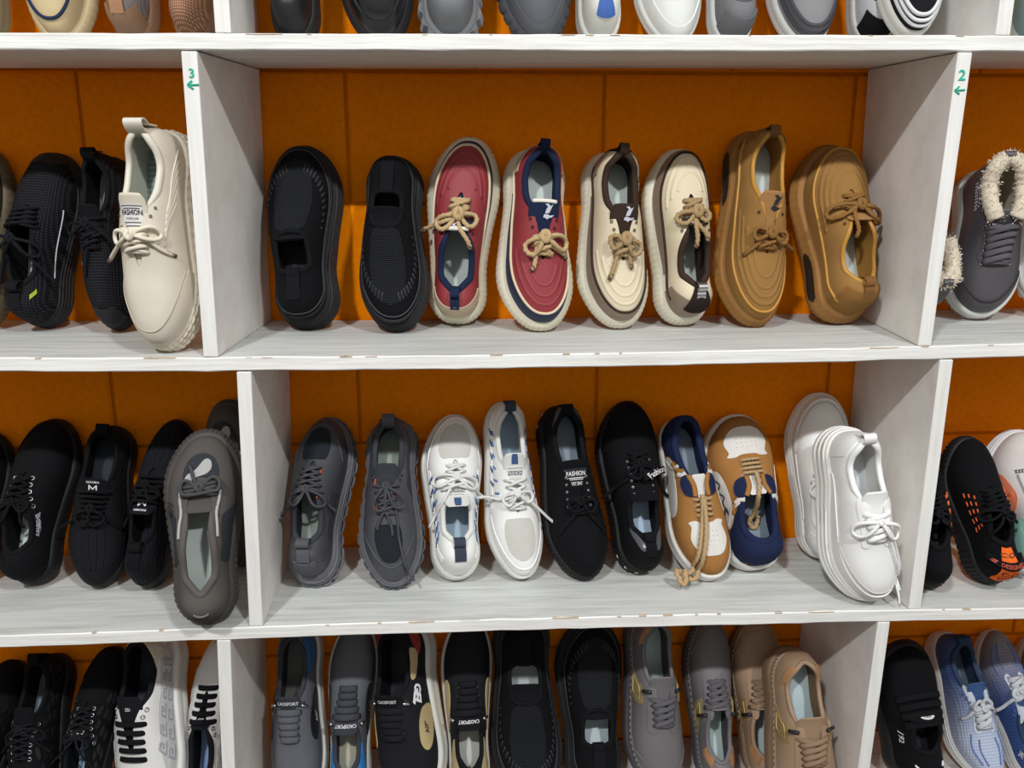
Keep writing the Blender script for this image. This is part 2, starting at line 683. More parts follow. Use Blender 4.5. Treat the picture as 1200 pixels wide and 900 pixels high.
    def upper(s, m, name='upper', nu=112, nt=18):
        u = np.arange(nu) / nu
        t = np.linspace(0, 1, nt)
        V = s.l.surf(u[None, :].repeat(nt, 0), t[:, None].repeat(nu, 1)).reshape(-1, 3)
        return link_mesh(name, V, [quads(nt, nu, True)], m, s.root)

    def inside(s, lining, insole, z_in=-.002):
        nu = 72
        u = np.arange(nu) / nu
        R0 = s.l.surf(u, np.full(nu, 1.0))
        O = s.l.outline(u, np.full(nu, -.011))
        q = O[:, 1] / s.l.L
        B = np.concatenate([O, (s.l.zs(q) + z_in)[:, None]], -1)
        rings = []
        for k in np.linspace(0, 1, 8):
            w = np.clip(k * 1.15 - .15, 0, 1) ** .9
            P = R0 * (1 - k) + B * k
            P[:, :2] = R0[:, :2] * (1 - w) + B[:, :2] * w
            rings.append(P)
        V = np.concatenate(rings)
        # inner wall: flip so its face looks inwards
        link_mesh('lining', V, [quads(8, nu, True)], lining, s.root)
        M = B.copy()
        M[:, 0] = s.l.c(q)
        rr = [B * (1 - k) + M * k for k in (0, .5, 1)]
        for i in (1, 2):
            rr[i][:, 2] += .001
        return link_mesh('insole', np.concatenate(rr), [quads(3, nu, True)], insole, s.root)

    def collar(s, m, r=.0055, smax=None, name='collar', sink=.45, pad=False):
        r = r if pad else r * .68
        closed = smax is None
        if closed:
            u = np.arange(80) / 80
        else:
            k = (smax - s.l.a) / (s.l.b - s.l.a)
            um = math.acos(1 - 2 * min(max(k, 0), 1)) / PI / 2
            u = np.linspace(-um, um, 64)
        P = s.l.surf(u, np.full(len(u), 1.0))
        nn = s._n(s.map_ut, np.stack([u, np.full(len(u), .97)], -1))
        P = P - nn * r * sink
        rad = np.full(len(u), r)
        if not closed:
            k = np.abs(np.linspace(-1, 1, len(u)))
            rad = r * (1 - .75 * np.clip((k - .8) / .2, 0, 1))
        a = Acc()
        a.add(*tube(P, rad, nn, seg=10, closed=closed, flat=1.15))
        return a.link(name, m, s.root)

    def tongue(s, m, tip=None, w=.021, lift=.010, curl=.0, start=None, thick=.005, edge=None):
        s.tg0 = (start or s.l.b + .015)
        if tip is None:
            tip = s.l.sc + .005 if s.up > 0 else s.l.sc - .075
        s.tg1, s.tw, s.tlift, s.tcurl = tip, w * s.l.Wk, lift, curl
        nv, ng = 15, 26
        v = np.sin(np.linspace(-PI / 2, PI / 2, nv))
        g = np.linspace(0, 1, ng)
        p = np.stack(np.meshgrid(v, g), -1)
        P = s.map_tongue(p)
        N = s._n(s.map_tongue, p, True)
        th = thick * np.sqrt(np.clip(1 - v ** 6, .02, 1))[None, :] * np.sqrt(np.clip(1 - ((g - .5) * 2) ** 16, .05, 1))[:, None]
        A = (P).reshape(-1, 3)
        B = (P - N * th[..., None]).reshape(-1, 3)
        Q = quads(ng, nv)
        Qb = quads(ng, nv)[:, ::-1] + ng * nv
        # rim
        idx = np.r_[np.arange(nv), np.arange(1, ng) * nv + nv - 1, (ng - 1) * nv + np.arange(nv - 2, -1, -1), np.arange(ng - 2, 0, -1) * nv]
        j = np.roll(idx, -1)
        Qr = np.stack([idx, idx + ng * nv, j + ng * nv, j], 1)
        ob = link_mesh('tongue', np.r_[A, B], [np.r_[Q[:, ::-1], Qb[:, ::-1], Qr[:, ::-1]]], m, s.root)
        s.tg_ob = ob
        if edge:
            pp = np.stack([np.linspace(-1, 1, 20), np.full(20, 1.0)], -1)
            a = Acc()
            a.add(*tube(s.at('tongue', pp) - np.array([0, 0, .0025]), .0032, seg=8))
            a.link('tongue_edge', edge, ob)
        return ob

    def tongue_patch(s, v0, v1, g0, g1, m, name='tongue_label', off=.0006, parent=None):
        v = np.linspace(v0, v1, 8)
        g = np.linspace(g0, g1, 8)
        p = np.stack(np.meshgrid(v, g), -1)
        P = s.map_tongue(p) + s._n(s.map_tongue, p, True) * off
        return link_mesh(name, P.reshape(-1, 3), [quads(8, 8)[:, ::-1]], m, parent or s.tg_ob)

    def band(s, u0, u1, t0, t1, m, off=.0015, name='mudguard', nu=None, nt=6):
        """raised panel over u0..u1, from t0(u) to t1(u)"""
        nu = nu or max(10, int(abs(u1 - u0) * 110))
        u = np.linspace(u0, u1, nu)
        f0 = t0 if callable(t0) else (lambda k: np.full_like(k, t0))
        f1 = t1 if callable(t1) else (lambda k: np.full_like(k, t1))
        a, b = f0(u), f1(u)
        k = np.linspace(0, 1, nt)
        t = a[None, :] * (1 - k)[:, None] + b[None, :] * k[:, None]
        p = np.stack([np.broadcast_to(u, t.shape), t], -1)
        P = s.map_ut(p)
        N = s._n(s.map_ut, np.stack([p[..., 0], np.clip(p[..., 1], .03, 2)], -1))
        rows = [P[0] - N[0] * .0012] + [P[i] + N[i] * off for i in range(nt)] + [P[-1] - N[-1] * .0012]
        G = np.stack(rows)
        G = np.concatenate([(P[np.clip(np.arange(-1, nt + 1), 0, nt - 1), 0] - N[np.clip(np.arange(-1, nt + 1), 0, nt - 1), 0] * .0012)[:, None], G,
                            (P[np.clip(np.arange(-1, nt + 1), 0, nt - 1), -1] - N[np.clip(np.arange(-1, nt + 1), 0, nt - 1), -1] * .0012)[:, None]], 1)
        return link_mesh(name, G.reshape(-1, 3), [quads(nt + 2, nu + 2)], m, s.root, sharp=40)

    def patch(s, poly, m, off=.0014, name='panel', space='plan', smooth=True, res=None, parent=None):
        poly = np.asarray(poly, float)
        B = catmull(poly, 6, True) if smooth else np.concatenate([poly[i] + (poly[(i + 1) % len(poly)] - poly[i]) * np.linspace(0, 1, 6, endpoint=False)[:, None] for i in range(len(poly))])
        lo, hi = B.min(0), B.max(0)
        ext = hi - lo
        n = res or 10
        gx = np.linspace(lo[0], hi[0], n + 2)[1:-1]
        gy = np.linspace(lo[1], hi[1], n + 2)[1:-1]
        G = np.stack(np.meshgrid(gx, gy), -1).reshape(-1, 2)
        # keep grid points well inside
        def inside(pt):
            x, y = pt[:, 0], pt[:, 1]
            c = np.zeros(len(pt), bool)
            j = len(B) - 1
            for i in range(len(B)):
                xi, yi = B[i]
                xj, yj = B[j]
                cond = ((yi > y) != (yj > y)) & (x < (xj - xi) * (y - yi) / (yj - yi + 1e-12) + xi)
                c ^= cond
                j = i
            return c
        G = G[inside(G)]
        if len(G):
            dd = np.min(np.linalg.norm((G[:, None] - B[None]) / ext, axis=2), 1)
            G = G[dd > .03]
        pts = np.r_[B, G]
        sc_ = 1 / ext.max()
        vs, es, fs, *_ = delaunay_2d_cdt([Vector((p[0] * sc_, p[1] * sc_)) for p in pts], [(i, (i + 1) % len(B)) for i in range(len(B))], [list(range(len(B)))], 1, 1e-7)
        p2 = np.array([[v[0], v[1]] for v in vs]) / sc_
        fs = np.array([f for f in fs if len(f) == 3])
        if len(fs) == 0:
            return None
        f, fl = s.fmap(space)
        P = f(p2)
        pn = p2.copy()
        if space == 'ut':
            pn[:, 1] = np.maximum(pn[:, 1], .03)
        N = s._n(f, pn, fl)
        nb = len(B)
        V = np.r_[P + N * off, P[:nb] - N[:nb] * .001]
        # boundary verts keep their order (first nb)
        nv = len(P)
        j = np.arange(nb)
        sk = np.stack([j, (j + 1) % nb, nv + (j + 1) % nb, nv + j], 1)
        v1, v2 = p2[fs[:, 1]] - p2[fs[:, 0]], p2[fs[:, 2]] - p2[fs[:, 0]]
        sgn = (v1[:, 0] * v2[:, 1] - v1[:, 1] * v2[:, 0]) < 0
        fs[sgn] = fs[sgn][:, ::-1]
        if fl:
            fs = fs[:, ::-1]
        area = 0.5 * np.sum(B[:, 0] * np.roll(B[:, 1], -1) - B[:, 1] * np.roll(B[:, 0], -1))
        if (area > 0) != fl:
            sk = sk[:, ::-1]
        return link_mesh(name, V, [sk, fs], m, parent or s.root, sharp=40)

    def line(s, pts, r, m, space='ut', name='piping', off=0.0, smooth=True, closed=False, seg=6, parent=None, flat=1.0):
        p = catmull(pts, 8, closed) if smooth else np.asarray(pts, float)
        f, fl = s.fmap(space)
        pn = p.copy()
        if space == 'ut':
            pn[:, 1] = np.maximum(pn[:, 1], .02)
        N = s._n(f, pn, fl)
        a = Acc()
        a.add(*tube(f(p) + N * off, r, N, seg=seg, closed=closed, flat=flat))
        return a.link(name, m, parent or s.root)

    def lines(s, list_pts, r, m, space='ut', name='stitching', off=0.0, flat=1.0, parent=None, smooth=True, seg=5):
        a = Acc()
        f, fl = s.fmap(space)
        for pts in list_pts:
            p = catmull(pts, 5) if smooth and len(pts) > 2 else resample(pts, 4)
            pn = p.copy()
            if space == 'ut':
                pn[:, 1] = np.maximum(pn[:, 1], .02)
            N = s._n(f, pn, fl)
            a.add(*tube(f(p) + N * off, r, N, seg=seg, flat=flat))
        ob = a.link(name, m, parent or s.root)
        if len(list_pts) > 1:
            ob['kind'] = 'stuff'      # rows of marks a few pixels long
        return ob

    def ring(s, t, r, m, name='piping', u0=0, u1=1, off=0.0):
        closed = (u1 - u0) >= 1
        u = np.linspace(u0, u1, int(100 * (u1 - u0)) + 8, endpoint=not closed)
        tt = t(u) if callable(t) else np.full(len(u), t)
        return s.line(np.stack([u, tt], -1), r, m, smooth=False, closed=closed, name=name, off=off)

    def text(s, body, m, space, p0, size, ang=180.0, name='lettering', off=.0012, wid=None, parent=None, shear=0.0, arc=0.0):
        V, F = _text[body]
        V = V.copy()
        w = V[:, 0].max() - V[:, 0].min()
        V[:, 0] += V[:, 1] * shear
        V = V * size
        if wid:
            V[:, 0] *= wid / (w * size)
        if arc:
            V[:, 1] += arc * V[:, 0] ** 2
        f, fl = s.fmap(space)
        p0 = np.asarray(p0, float)
        d = 1e-3
        e1 = (f(p0 + [d, 0]) - f(p0 - [d, 0])) / (2 * d)
        e2 = (f(p0 + [0, d]) - f(p0 - [0, d])) / (2 * d)
        n = s._n(f, p0, fl)
        T1 = unit(e1)
        T2 = np.cross(n, T1)
        a = math.radians(ang)
        right = T1 * math.cos(a) + T2 * math.sin(a)
        upv = np.cross(n, right)
        J = np.stack([e1, e2], 1)
        D = V[:, :1] * right[None] + V[:, 1:2] * upv[None]
        dp = np.linalg.lstsq(J, D.T, rcond=None)[0].T
        p = p0[None] + dp
        if space == 'ut':
            p[:, 1] = np.maximum(p[:, 1], .02)
        P = f(p) + s._n(f, p, fl) * off
        tri = [t for t in F if len(t) == 3]
        pol = {}
        for t in F:
            pol.setdefault(len(t), []).append(t)
        return link_mesh(name, P, [np.array(v) for v in pol.values()], m, parent or s.root, smooth=False)

    def shape(s, poly, m, space, p0, size, ang=180.0, name='emblem', off=.0012, parent=None):
        """small flat emblem given as a polygon list in em units"""
        key = '_p%d' % id(poly)
        V, F, n = [], [], 0
        for q in poly:
            V += list(q)
            F.append(list(range(n, n + len(q))))
            n += len(q)
        _text[key] = (np.array(V, float), F)
        return s.text(key, m, space, p0, size, ang, name, off, parent=parent)

    def tab(s, m, w=.013, h=.014, thick=.002, name='heel_tab', down=.02, out=.001, fold=.008):
        """pull loop at the heel, standing above the collar"""
        u0 = 0.0
        top = s.l.surf(0.0, 1.0)
        low = s.at('ut', np.array([0.0, .55]), out)
        dirv = unit(np.array([0, -.25, 1.0]))
        path = [low, s.at('ut', np.array([0.0, .8]), .003), top + np.array([0, -.006, .002]), top + dirv * h * .6 + np.array([0, -.006, 0]), top + dirv * h + np.array([0, -.002, 0]),
                top + dirv * h + np.array([0, fold * .5, 0]), top + dirv * h * .5 + np.array([0, fold, 0]), top + np.array([0, fold, -.008])]
        P = catmull(path, 5)
        T = unit(np.gradient(P, axis=0))
        X = np.array([1.0, 0, 0])
        N = unit(np.cross(T, X))
        prof = [(-1, 0), (-.96, .5), (.96, .5), (1, 0), (.96, -.5), (-.96, -.5)]
        V = np.stack([P + X * (a * w / 2) + N * (b * thick) for a, b in prof], 1).reshape(-1, 3)
        n = len(prof)
        return link_mesh(name, V, [quads(len(P), n, True)], m, s.root, sharp=50)

    def eyelets(s, pts, m, space='plan', r=.0028, off=.0012):
        me = None
        if not hasattr(Shoe, '_eye'):
            Shoe._eye = {}
        key = (m.name, r)
        for p in pts:
            p = np.asarray(p, float)
            P = s.at(space, p, np.array(off))
            n = s._n(s.fmap(space)[0], p, s.fmap(space)[1])
            if key not in Shoe._eye:
                ph = np.linspace(0, 2 * PI, 12, endpoint=False)
                ringp = np.stack([np.cos(ph) * r, np.sin(ph) * r, 0 * ph], 1)
                a = Acc()
                a.add(*tube(ringp, r * .33, np.tile([0, 0, 1.0], (12, 1)), seg=5, closed=True))
                ob = a.link('eyelet', m, s.root)
                Shoe._eye[key] = ob.data
            else:
                ob = bpy.data.objects.new('eyelet', Shoe._eye[key])
                C.objects.link(ob)
                ob.parent = s.root
            ob.location = P.tolist()
            ob.rotation_mode = 'QUATERNION'
            ob.rotation_quaternion = Vector((0, 0, 1)).rotation_difference(Vector(n.tolist()))

    def hz(s, x, y, lo=None):
        """height of the dome, never dropping more than a little past the edge"""
        z = s.l.H(x, y)
        return np.maximum(z, lo) if lo is not None else z

    def laces(s, m, n=5, q0=None, q1=None, r=.0025, style='cross', flat=1.0, rope=0.0, gap=.010, bow=None, eye=None, arch=.004, name='laces', aglet=None, eye_r=.0028):
        """n rows from the throat front q0 back to q1; bow: dict(loop, lw, ends, ang, q)"""
        q0 = q0 or s.l.b - .02
        q1 = q1 or s.l.sc - .005
        qs = np.linspace(q0, q1, n)
        xs = s.l.R_(qs) * s.l.rimw * s.l.W(qs) + gap * s.l.Wk
        a = Acc()
        pl = []

        def strap(x0, y0, x1, y1, lift=0.0):
            k = np.linspace(0, 1, 17)
            x = x0 + (x1 - x0) * k
            y = y0 + (y1 - y0) * k
            q = y / s.l.L
            z = s.l.H(x + s.l.c(q), y)
            z = z + r * .9 + arch * np.sin(PI * k) + lift
            z[0] -= r * 2.2
            z[-1] -= r * 2.2
            z[1] -= r * .3
            z[-2] -= r * .3
            P = np.stack([x + s.l.c(q), y, z], 1)
            up = np.stack([x * 12, 0 * x, 1 + 0 * x], 1)
            a.add(*tube(P, r, up, seg=8, flat=flat, rope=rope))
        for i in range(n):
            y = qs[i] * s.l.L
            if style == 'bar':
                strap(-xs[i], y, xs[i], y)
            elif i < n - 1:
                if i == 0:
                    strap(-xs[0], y, xs[0], y, -r * .3)
                y2 = qs[i + 1] * s.l.L
                strap(-xs[i], y, xs[i + 1], y2, r * .2)
                strap(xs[i], y, -xs[i + 1], y2, r * 1.6)
        if eye is not None:
            s.eyelets([(sg * xs[i] / s.l.W(qs[i]), qs[i]) for i in range(n) for sg in (-1, 1)], eye, r=eye_r)
        if bow:
            qb = bow.get('q', q1 + .01)
            bx, by = bow.get('x', 0) * s.l.Wk, qb * s.l.L
            cx = s.l.c(qb) + bx
            z0 = s.l.H(cx, by) + r * 2.5 + bow.get('lift', .004)
            g = s.g
            rr = r * bow.get('k', 1.0)
            for sg in (-1, 1):
                ll = bow.get('loop', .035) * (1 + .32 * s.rand.uniform(-1, 1)) * s.l.Wk
                lw = bow.get('lw', .010) * s.l.Wk
                an = math.radians(bow.get('ang', 20) + s.rand.uniform(-24, 24))
                d = np.array([sg * math.cos(an), g * math.sin(an)])
                pr = np.array([-d[1], d[0]])
                k = np.linspace(0, 1, 30)
                al = ll * np.sin(PI * k) ** .85
                ac = lw * np.sin(2 * PI * k)
                pp = np.array([cx, by])[None] + al[:, None] * d[None] + ac[:, None] * pr[None]
                z = np.maximum(s.l.H(pp[:, 0], pp[:, 1]) + rr * 1.3, z0 - .030 * (al / ll) ** 2) + .006 * np.sin(PI * k) * bow.get('puff', 1)
                a.add(*tube(np.c_[pp, z], rr, seg=8, flat=min(flat, 1.5), rope=rope))
                # loose end
                le = bow.get('ends', .05) * (1 + .25 * s.rand.uniform(-1, 1))
                if le > .005:
                    a2 = math.radians(bow.get('eang', 65) + s.rand.uniform(-45, 20))
                    d = np.array([sg * math.cos(a2), g * math.sin(a2)])
                    pr = np.array([-d[1], d[0]])
                    k = np.linspace(0, 1, 20)
                    ac = .006 * np.sin(k * PI * 1.6) * s.rand.uniform(-1, 1)
                    pp = np.array([cx, by])[None] + (k * le)[:, None] * d[None] + ac[:, None] * pr[None]
                    z = np.maximum(s.l.H(pp[:, 0], pp[:, 1]) + rr * 1.2, z0 - .045 * k) + .003 * np.sin(PI * k)
                    P = np.c_[pp, z]
                    a.add(*tube(P, rr, seg=8, flat=min(flat, 1.5), rope=rope))
                    if aglet is not None:
                        b_ = Acc()
                        b_.add(*tube(resample(P[-4:] + (P[-1] - P[-2]) * .6, 4), rr * 1.02, seg=8))
                        b_.link('aglet', aglet, s.root)
            # knot
            ph = np.linspace(0, 2 * PI, 16, endpoint=False)
            for ax in (0, 1):
                P = np.stack([cx + np.cos(ph) * rr * (1.5 if ax else 2.2), by + np.sin(ph) * rr * (2.2 if ax else 1.2), z0 + (.7 if ax else .2) * rr + np.sin(ph * 2 + ax) * rr * .5], 1)
                a.add(*tube(P, rr * 1.15, seg=8, closed=True, rope=0))
        return a.link(name, m, s.root)

    def cord(s, pts, r, m, name='laces', rope=0.0, flat=1.0, per=8):
        """free cord through local points given as (a, q, height above dome)"""
        p = catmull(np.asarray(pts, float), per)
        x = s.l.c(p[:, 1]) + p[:, 0] * s.l.W(np.clip(p[:, 1], 0, 1))
        y = p[:, 1] * s.l.L
        P = np.stack([x, y, s.l.H(x, y) + p[:, 2]], 1)
        a = Acc()
        a.add(*tube(P, r, seg=8, rope=rope, flat=flat))
        return a.link(name, m, s.root)


# ------------------------------------------------------------------ the setting: painted block wall
ORANGE = paint_mat('orange_wall_paint', '#fc8c00', '#ee8200', grain='n', bump=.55, along=5.0)
wv, wq = box_verts(-1.6, 1.9, WALL_Y + .0035, WALL_Y + .12, 0.0, 2.8)
wall = link_mesh('wall_back', wv, [wq], paint_mat('orange_joint_paint', '#d07400', '#c26a00', grain='n', along=3.0), smooth=False)
wall['kind'] = 'structure'
wall['label'] = 'orange painted concrete block wall behind the shelves'
bw, bh, jt = .403, .2005, .006


def block_mesh():
    x0, x1, z0, z1 = -bw / 2 + jt / 2, bw / 2 - jt / 2, -bh / 2 + jt / 2, bh / 2 - jt / 2
    e = .004
    V = [(x0, .0036, z0), (x1, .0036, z0), (x1, .0036, z1), (x0, .0036, z1),
         (x0, .0015, z0), (x1, .0015, z0), (x1, .0015, z1), (x0, .0015, z1),
         (x0 + e, 0, z0 + e), (x1 - e, 0, z0 + e), (x1 - e, 0, z1 - e), (x0 + e, 0, z1 - e)]
    Q = [(8, 9, 10, 11)]
    for i in range(4):
        j = (i + 1) % 4
        Q += [(i, j, 4 + j, 4 + i), (4 + i, 4 + j, 8 + j, 8 + i)]
    return V, Q


bV, bQ = block_mesh()
blk = None
for k in range(-3, 9):
    zc = 1.6135 - bh / 2 - k * bh
    for i in range(-3, 5):
        xc = -.172 + bw / 2 + i * bw + (bw / 2 if k % 2 else 0)
        if blk is None:
            blk = link_mesh('block', bV, [np.array(bQ)], ORANGE, wall, smooth=False)
            ob = blk
        else:
            ob = bpy.data.objects.new('block', blk.data)
            C.objects.link(ob)
            ob.parent = wall
        ob.location = (xc, WALL_Y + rng.uniform(-.0006, .0002), zc)

fl_v, fl_q = box_verts(-8, 8, -12, WALL_Y + .1, -.1, 0.0)  # unseen floor, oversized and darkened to keep light from below off the boards
floor = link_mesh('floor', fl_v, [fl_q], paint_mat('dark_floor_paint', '#4a423a', '#3c352f', grain='n'), smooth=False)
floor['kind'] = 'structure'
floor['label'] = 'unseen floor in front of the shelves, oversized and dark to cut light from below'

# ------------------------------------------------------------------ shoe rack: boards and dividers
PAINT_X = paint_mat('white_board_paint', '#f2f2ee', '#dcdad4', chip=None, grain='x', bump=.5)
PAINT_TOP = paint_mat('scuffed_white_board_top', '#dadcd9', '#bdbfbb', grain='x', bump=.5, along=.8)
PAINT_Z = paint_mat('white_divider_paint', '#efeeea', '#e2e0da', grain='z', bump=.3)
PAINT_SIDE = paint_mat('white_divider_side_paint', '#efebe6', '#e4dfd9', grain='n', bump=.15)
BARE = mat('plain', '#bda992')

rack = bpy.data.objects.new('shoe_rack', None)
C.objects.link(rack)
rack['label'] = 'white painted wooden shelf rack with rows of open bays holding shoes'
rack['category'] = 'shelf rack'
XL, XR = -1.25, 1.45
for row in range(5):
    n = 90
    xs = np.linspace(XL, XR, n)
    zt = shelf_z(row, xs)
    jig = rng.normal(0, .0004, (n, 4))
    y0, y1 = 0.0, WALL_Y - .007
    e = .0016
    prof = []
    for (yy, dz, jy) in ((y0 + e, 0, 0), (y0, -e, 1), (y0, -BOARD + e, 1), (y0 + e, -BOARD, 0), (y1, -BOARD, 2), (y1, 0, 2)):
        prof.append(np.stack([xs, yy + (jig[:, jy] * (.6 if jy < 2 else 0)), zt + dz + (jig[:, 3] * .8 if jy < 2 else 0)], 1))
    V = np.stack(prof, 1).reshape(-1, 3)
    Q = quads(n, 6, True)
    cap = np.array([[0, 1, 2, 3, 4, 5], [(n - 1) * 6 + k for k in (5, 4, 3, 2, 1, 0)]])
    ob = link_mesh('shelf_board', V, [Q, cap], PAINT_X, rack, smooth=False)
    ob.data.materials.append(PAINT_TOP)
    nrm = np.empty(len(ob.data.polygons) * 3)
    ob.data.polygons.foreach_get('normal', nrm)
    mi = (nrm.reshape(-1, 3)[:, 2] > .8).astype(np.int32)
    ob.data.polygons.foreach_set('material_index', mi)
    if 1 <= row <= 3:
        # slivers of bare wood along the worn front edge
        a = Acc()
        for k in range(22):
            x = rng.uniform(-.75, 1.0)
            ln = rng.uniform(.003, .018) if rng.random() < .8 else rng.uniform(.02, .05)
            m_ = 6
            xx = np.linspace(x, x + ln, m_)
            hh = rng.uniform(.0001, .0007, m_)
            hh[0] = hh[-1] = .0002
            zz = shelf_z(row, xx)
            top = np.stack([xx, np.full(m_, .0035), zz + .0004], 1)
            mid = np.stack([xx, np.full(m_, -.0006), zz - .0008], 1)
            bot = np.stack([xx, np.full(m_, -.0007), zz - .0008 - hh], 1)
            a.add(np.concatenate([top, mid, bot]), quads(3, m_)[:, ::-1])
        ch = a.link('paint_chips', BARE, ob, smooth=False)
        ch['kind'] = 'stuff'


def divider(row, ft, fb, bt, bb, thick=.0195):
    """ft, fb, bt, bb: X of one face at front top, front bottom, back top, back bottom; thick signed towards the other face"""
    xm = ft
    z1 = shelf_z(row - 1, xm) - BOARD - .0012
    z0 = shelf_z(row, xm) + .0004
    V = []
    y1 = WALL_Y - .004
    for (x, y, z) in ((fb, .0006, z0), (bb, y1, z0), (ft, .0006, z1), (bt, y1, z1)):
        V += [(x, y, z), (x + thick, y, z)]
    V = np.array(V)
    Q = np.array([[0, 1, 3, 2], [4, 6, 7, 5], [0, 4, 5, 1], [2, 3, 7, 6], [0, 2, 6, 4], [1, 5, 7, 3]])
    if thick > 0:
        Q = Q[:, ::-1]
    ob = link_mesh('divider', V, [Q], PAINT_Z, rack, smooth=False)
    ob.data.materials.append(PAINT_SIDE)
    nrm = np.empty(len(ob.data.polygons) * 3)
    ob.data.polygons.foreach_get('normal', nrm)
    ob.data.polygons.foreach_set('material_index', (np.abs(nrm.reshape(-1, 3)[:, 0]) > .8).astype(np.int32))
    bm = ob.modifiers.new('bevel', 'BEVEL')
    bm.width = .0013
    bm.segments = 2
    return ob


E0 = EYE
divider(1, -.2740, -.2765, -.295, -.297, -.0195)
divider(1, .695, .6954, .694, .694, .0195)
d3 = divider(2, -.3200, -.3248, -.2998, -.3066, -.0195)
d2 = divider(2, .6482, .6411, .649, .660, .0195)
divider(3, -.2827, -.2927, -.2816, -.2915, -.0195)
divider(3, .6757, .6753, .6765, .6765, .0195)
divider(4, -.3409, -.358, -.3512, -.360, -.0195)
divider(4, .6296, .6230, .6248, .6215, .0195)

GREEN = mat('plain', '#1fae92')


def front_text(body, x, z, h, parent, w=None):
    V, F = _text[body]
    P = np.stack([x + V[:, 0] * h * (w or 1), np.full(len(V), -.0004), z + V[:, 1] * h], 1)
    pol = {}
    for t in F:
        pol.setdefault(len(t), []).append(t)
    return link_mesh('marker_number', P, [np.array(v) for v in pol.values()], GREEN, parent, smooth=False)


def front_arrow(x, z, w, parent):
    a = Acc()
    for p, q in (((-w / 2, 0), (w / 2, .0006)), ((-w / 2, 0), (-w * .1, w * .38)), ((-w / 2, 0), (-w * .02, -w * .34))):
        P = np.array([[x + p[0], -.0006, z + p[1]], [x + q[0], -.0006, z + q[1]]])
        V, Q, T = tube(resample(P, 4), .0011, np.tile([0, -1.0, 0], (4, 1)), seg=6, flat=1.0)
        V[:, 1] = np.clip(V[:, 1], -.0007, .0004)
        a.add(V, Q, T)
    return a.link('marker_arrow', GREEN, parent)


front_text('3', -.3285, E0 + .0885, .0115, d3)
front_arrow(-.3275, E0 + .0745, .014, d3)
front_text('2', .6570, E0 + .0925, .0135, d2, 1.1)
front_arrow(.6565, E0 + .0735, .0135, d2)


# ------------------------------------------------------------------ shoe shapes
# <SPEC
SPEC = {
    'slip': dict(sole=(.042, .032), flare=.008, rim=RIM_SLIP, a=.24, b=.47, sc=.47, n=2.5, hs=.92, spring=.014, rimw=1.0, heelflare=.5),
    'skate': dict(sole=(.040, .032), flare=.0105, n=2.5, wf=.047, wh=.037, a=.10, b=.68, sc=.46, vn=.6, spring=.012, wave=.3),
    'brown': dict(sole=(.046, .034), flare=.0105, n=2.5, wf=.048, wh=.037, a=.09, b=.68, sc=.45, hs=1.05, spring=.014, vn=.3, wave=.3),
    'chunky': dict(sole=(.042, .030), flare=.008, n=2.4, a=.08, b=.66, hs=1.1, spring=.014, vn=.3),
    'grey': dict(sole=(.042, .030), flare=.008, n=2.4, a=.17, b=.76, sc=.62, hs=1.0, spring=.014, vn=.5,
                 rim=[(0, .5), (.15, .55), (.28, .66), (.42, .58), (.52, .44), (.60, .40), (.68, .34), (1, .2)]),
    'knitup': dict(sole=(.034, .026), flare=.006, n=2.3, a=.19, b=.66, sc=.53, hs=1.0, spring=.014, vn=.3,
                   rim=[(0, .5), (.16, .56), (.30, .70), (.44, .64), (.53, .42), (.59, .24), (1, .12)]),
    'knit': dict(sole=(.034, .026), flare=.006, n=2.3, a=.11, b=.60, hs=1.0, spring=.014, vn=.3),
    'canvas': dict(sole=(.036, .028), flare=.007, n=2.4, a=.12, b=.64, hs=1.0, vn=.3),
    'boot': dict(sole=(.040, .032), flare=.008, n=2.4, a=.12, b=.72, sc=.46, ht=HT_BOOT, rimw=.95),
    'trail': dict(sole=(.036, .030), flare=.009, n=2.3, a=.12, b=.66, hs=1.05, vn=.3, heelflare=.5),
    'white': dict(sole=(.034, .026), flare=.007, n=2.35, a=.12, b=.66, hs=1.0, vn=.4),
    'board': dict(sole=(.034, .030), flare=.0065, n=2.5, wf=.049, a=.09, b=.66, hs=.95, spring=.008, wave=.1),
    'plat': dict(sole=(.046, .038), flare=.009, n=2.5, a=.10, b=.64, hs=1.0, spring=.010, vn=.3),
    'run': dict(sole=(.038, .028), flare=.007, n=2.25, a=.12, b=.62, hs=1.0, spring=.018, vn=.3),
    'runheel': dict(sole=(.036, .026), flare=.008, n=2.25, a=.24, b=.64, sc=.50, hs=1.0, spring=.018, vn=.3,
                    rim=[(0, .5), (.2, .55), (.33, .68), (.44, .60), (.50, .42), (.56, .24), (1, .12)]),
    'moc': dict(sole=(.030, .024), flare=.004, n=2.4, a=.10, b=.62, hs=1.0, spring=.010, vn=.3),
}
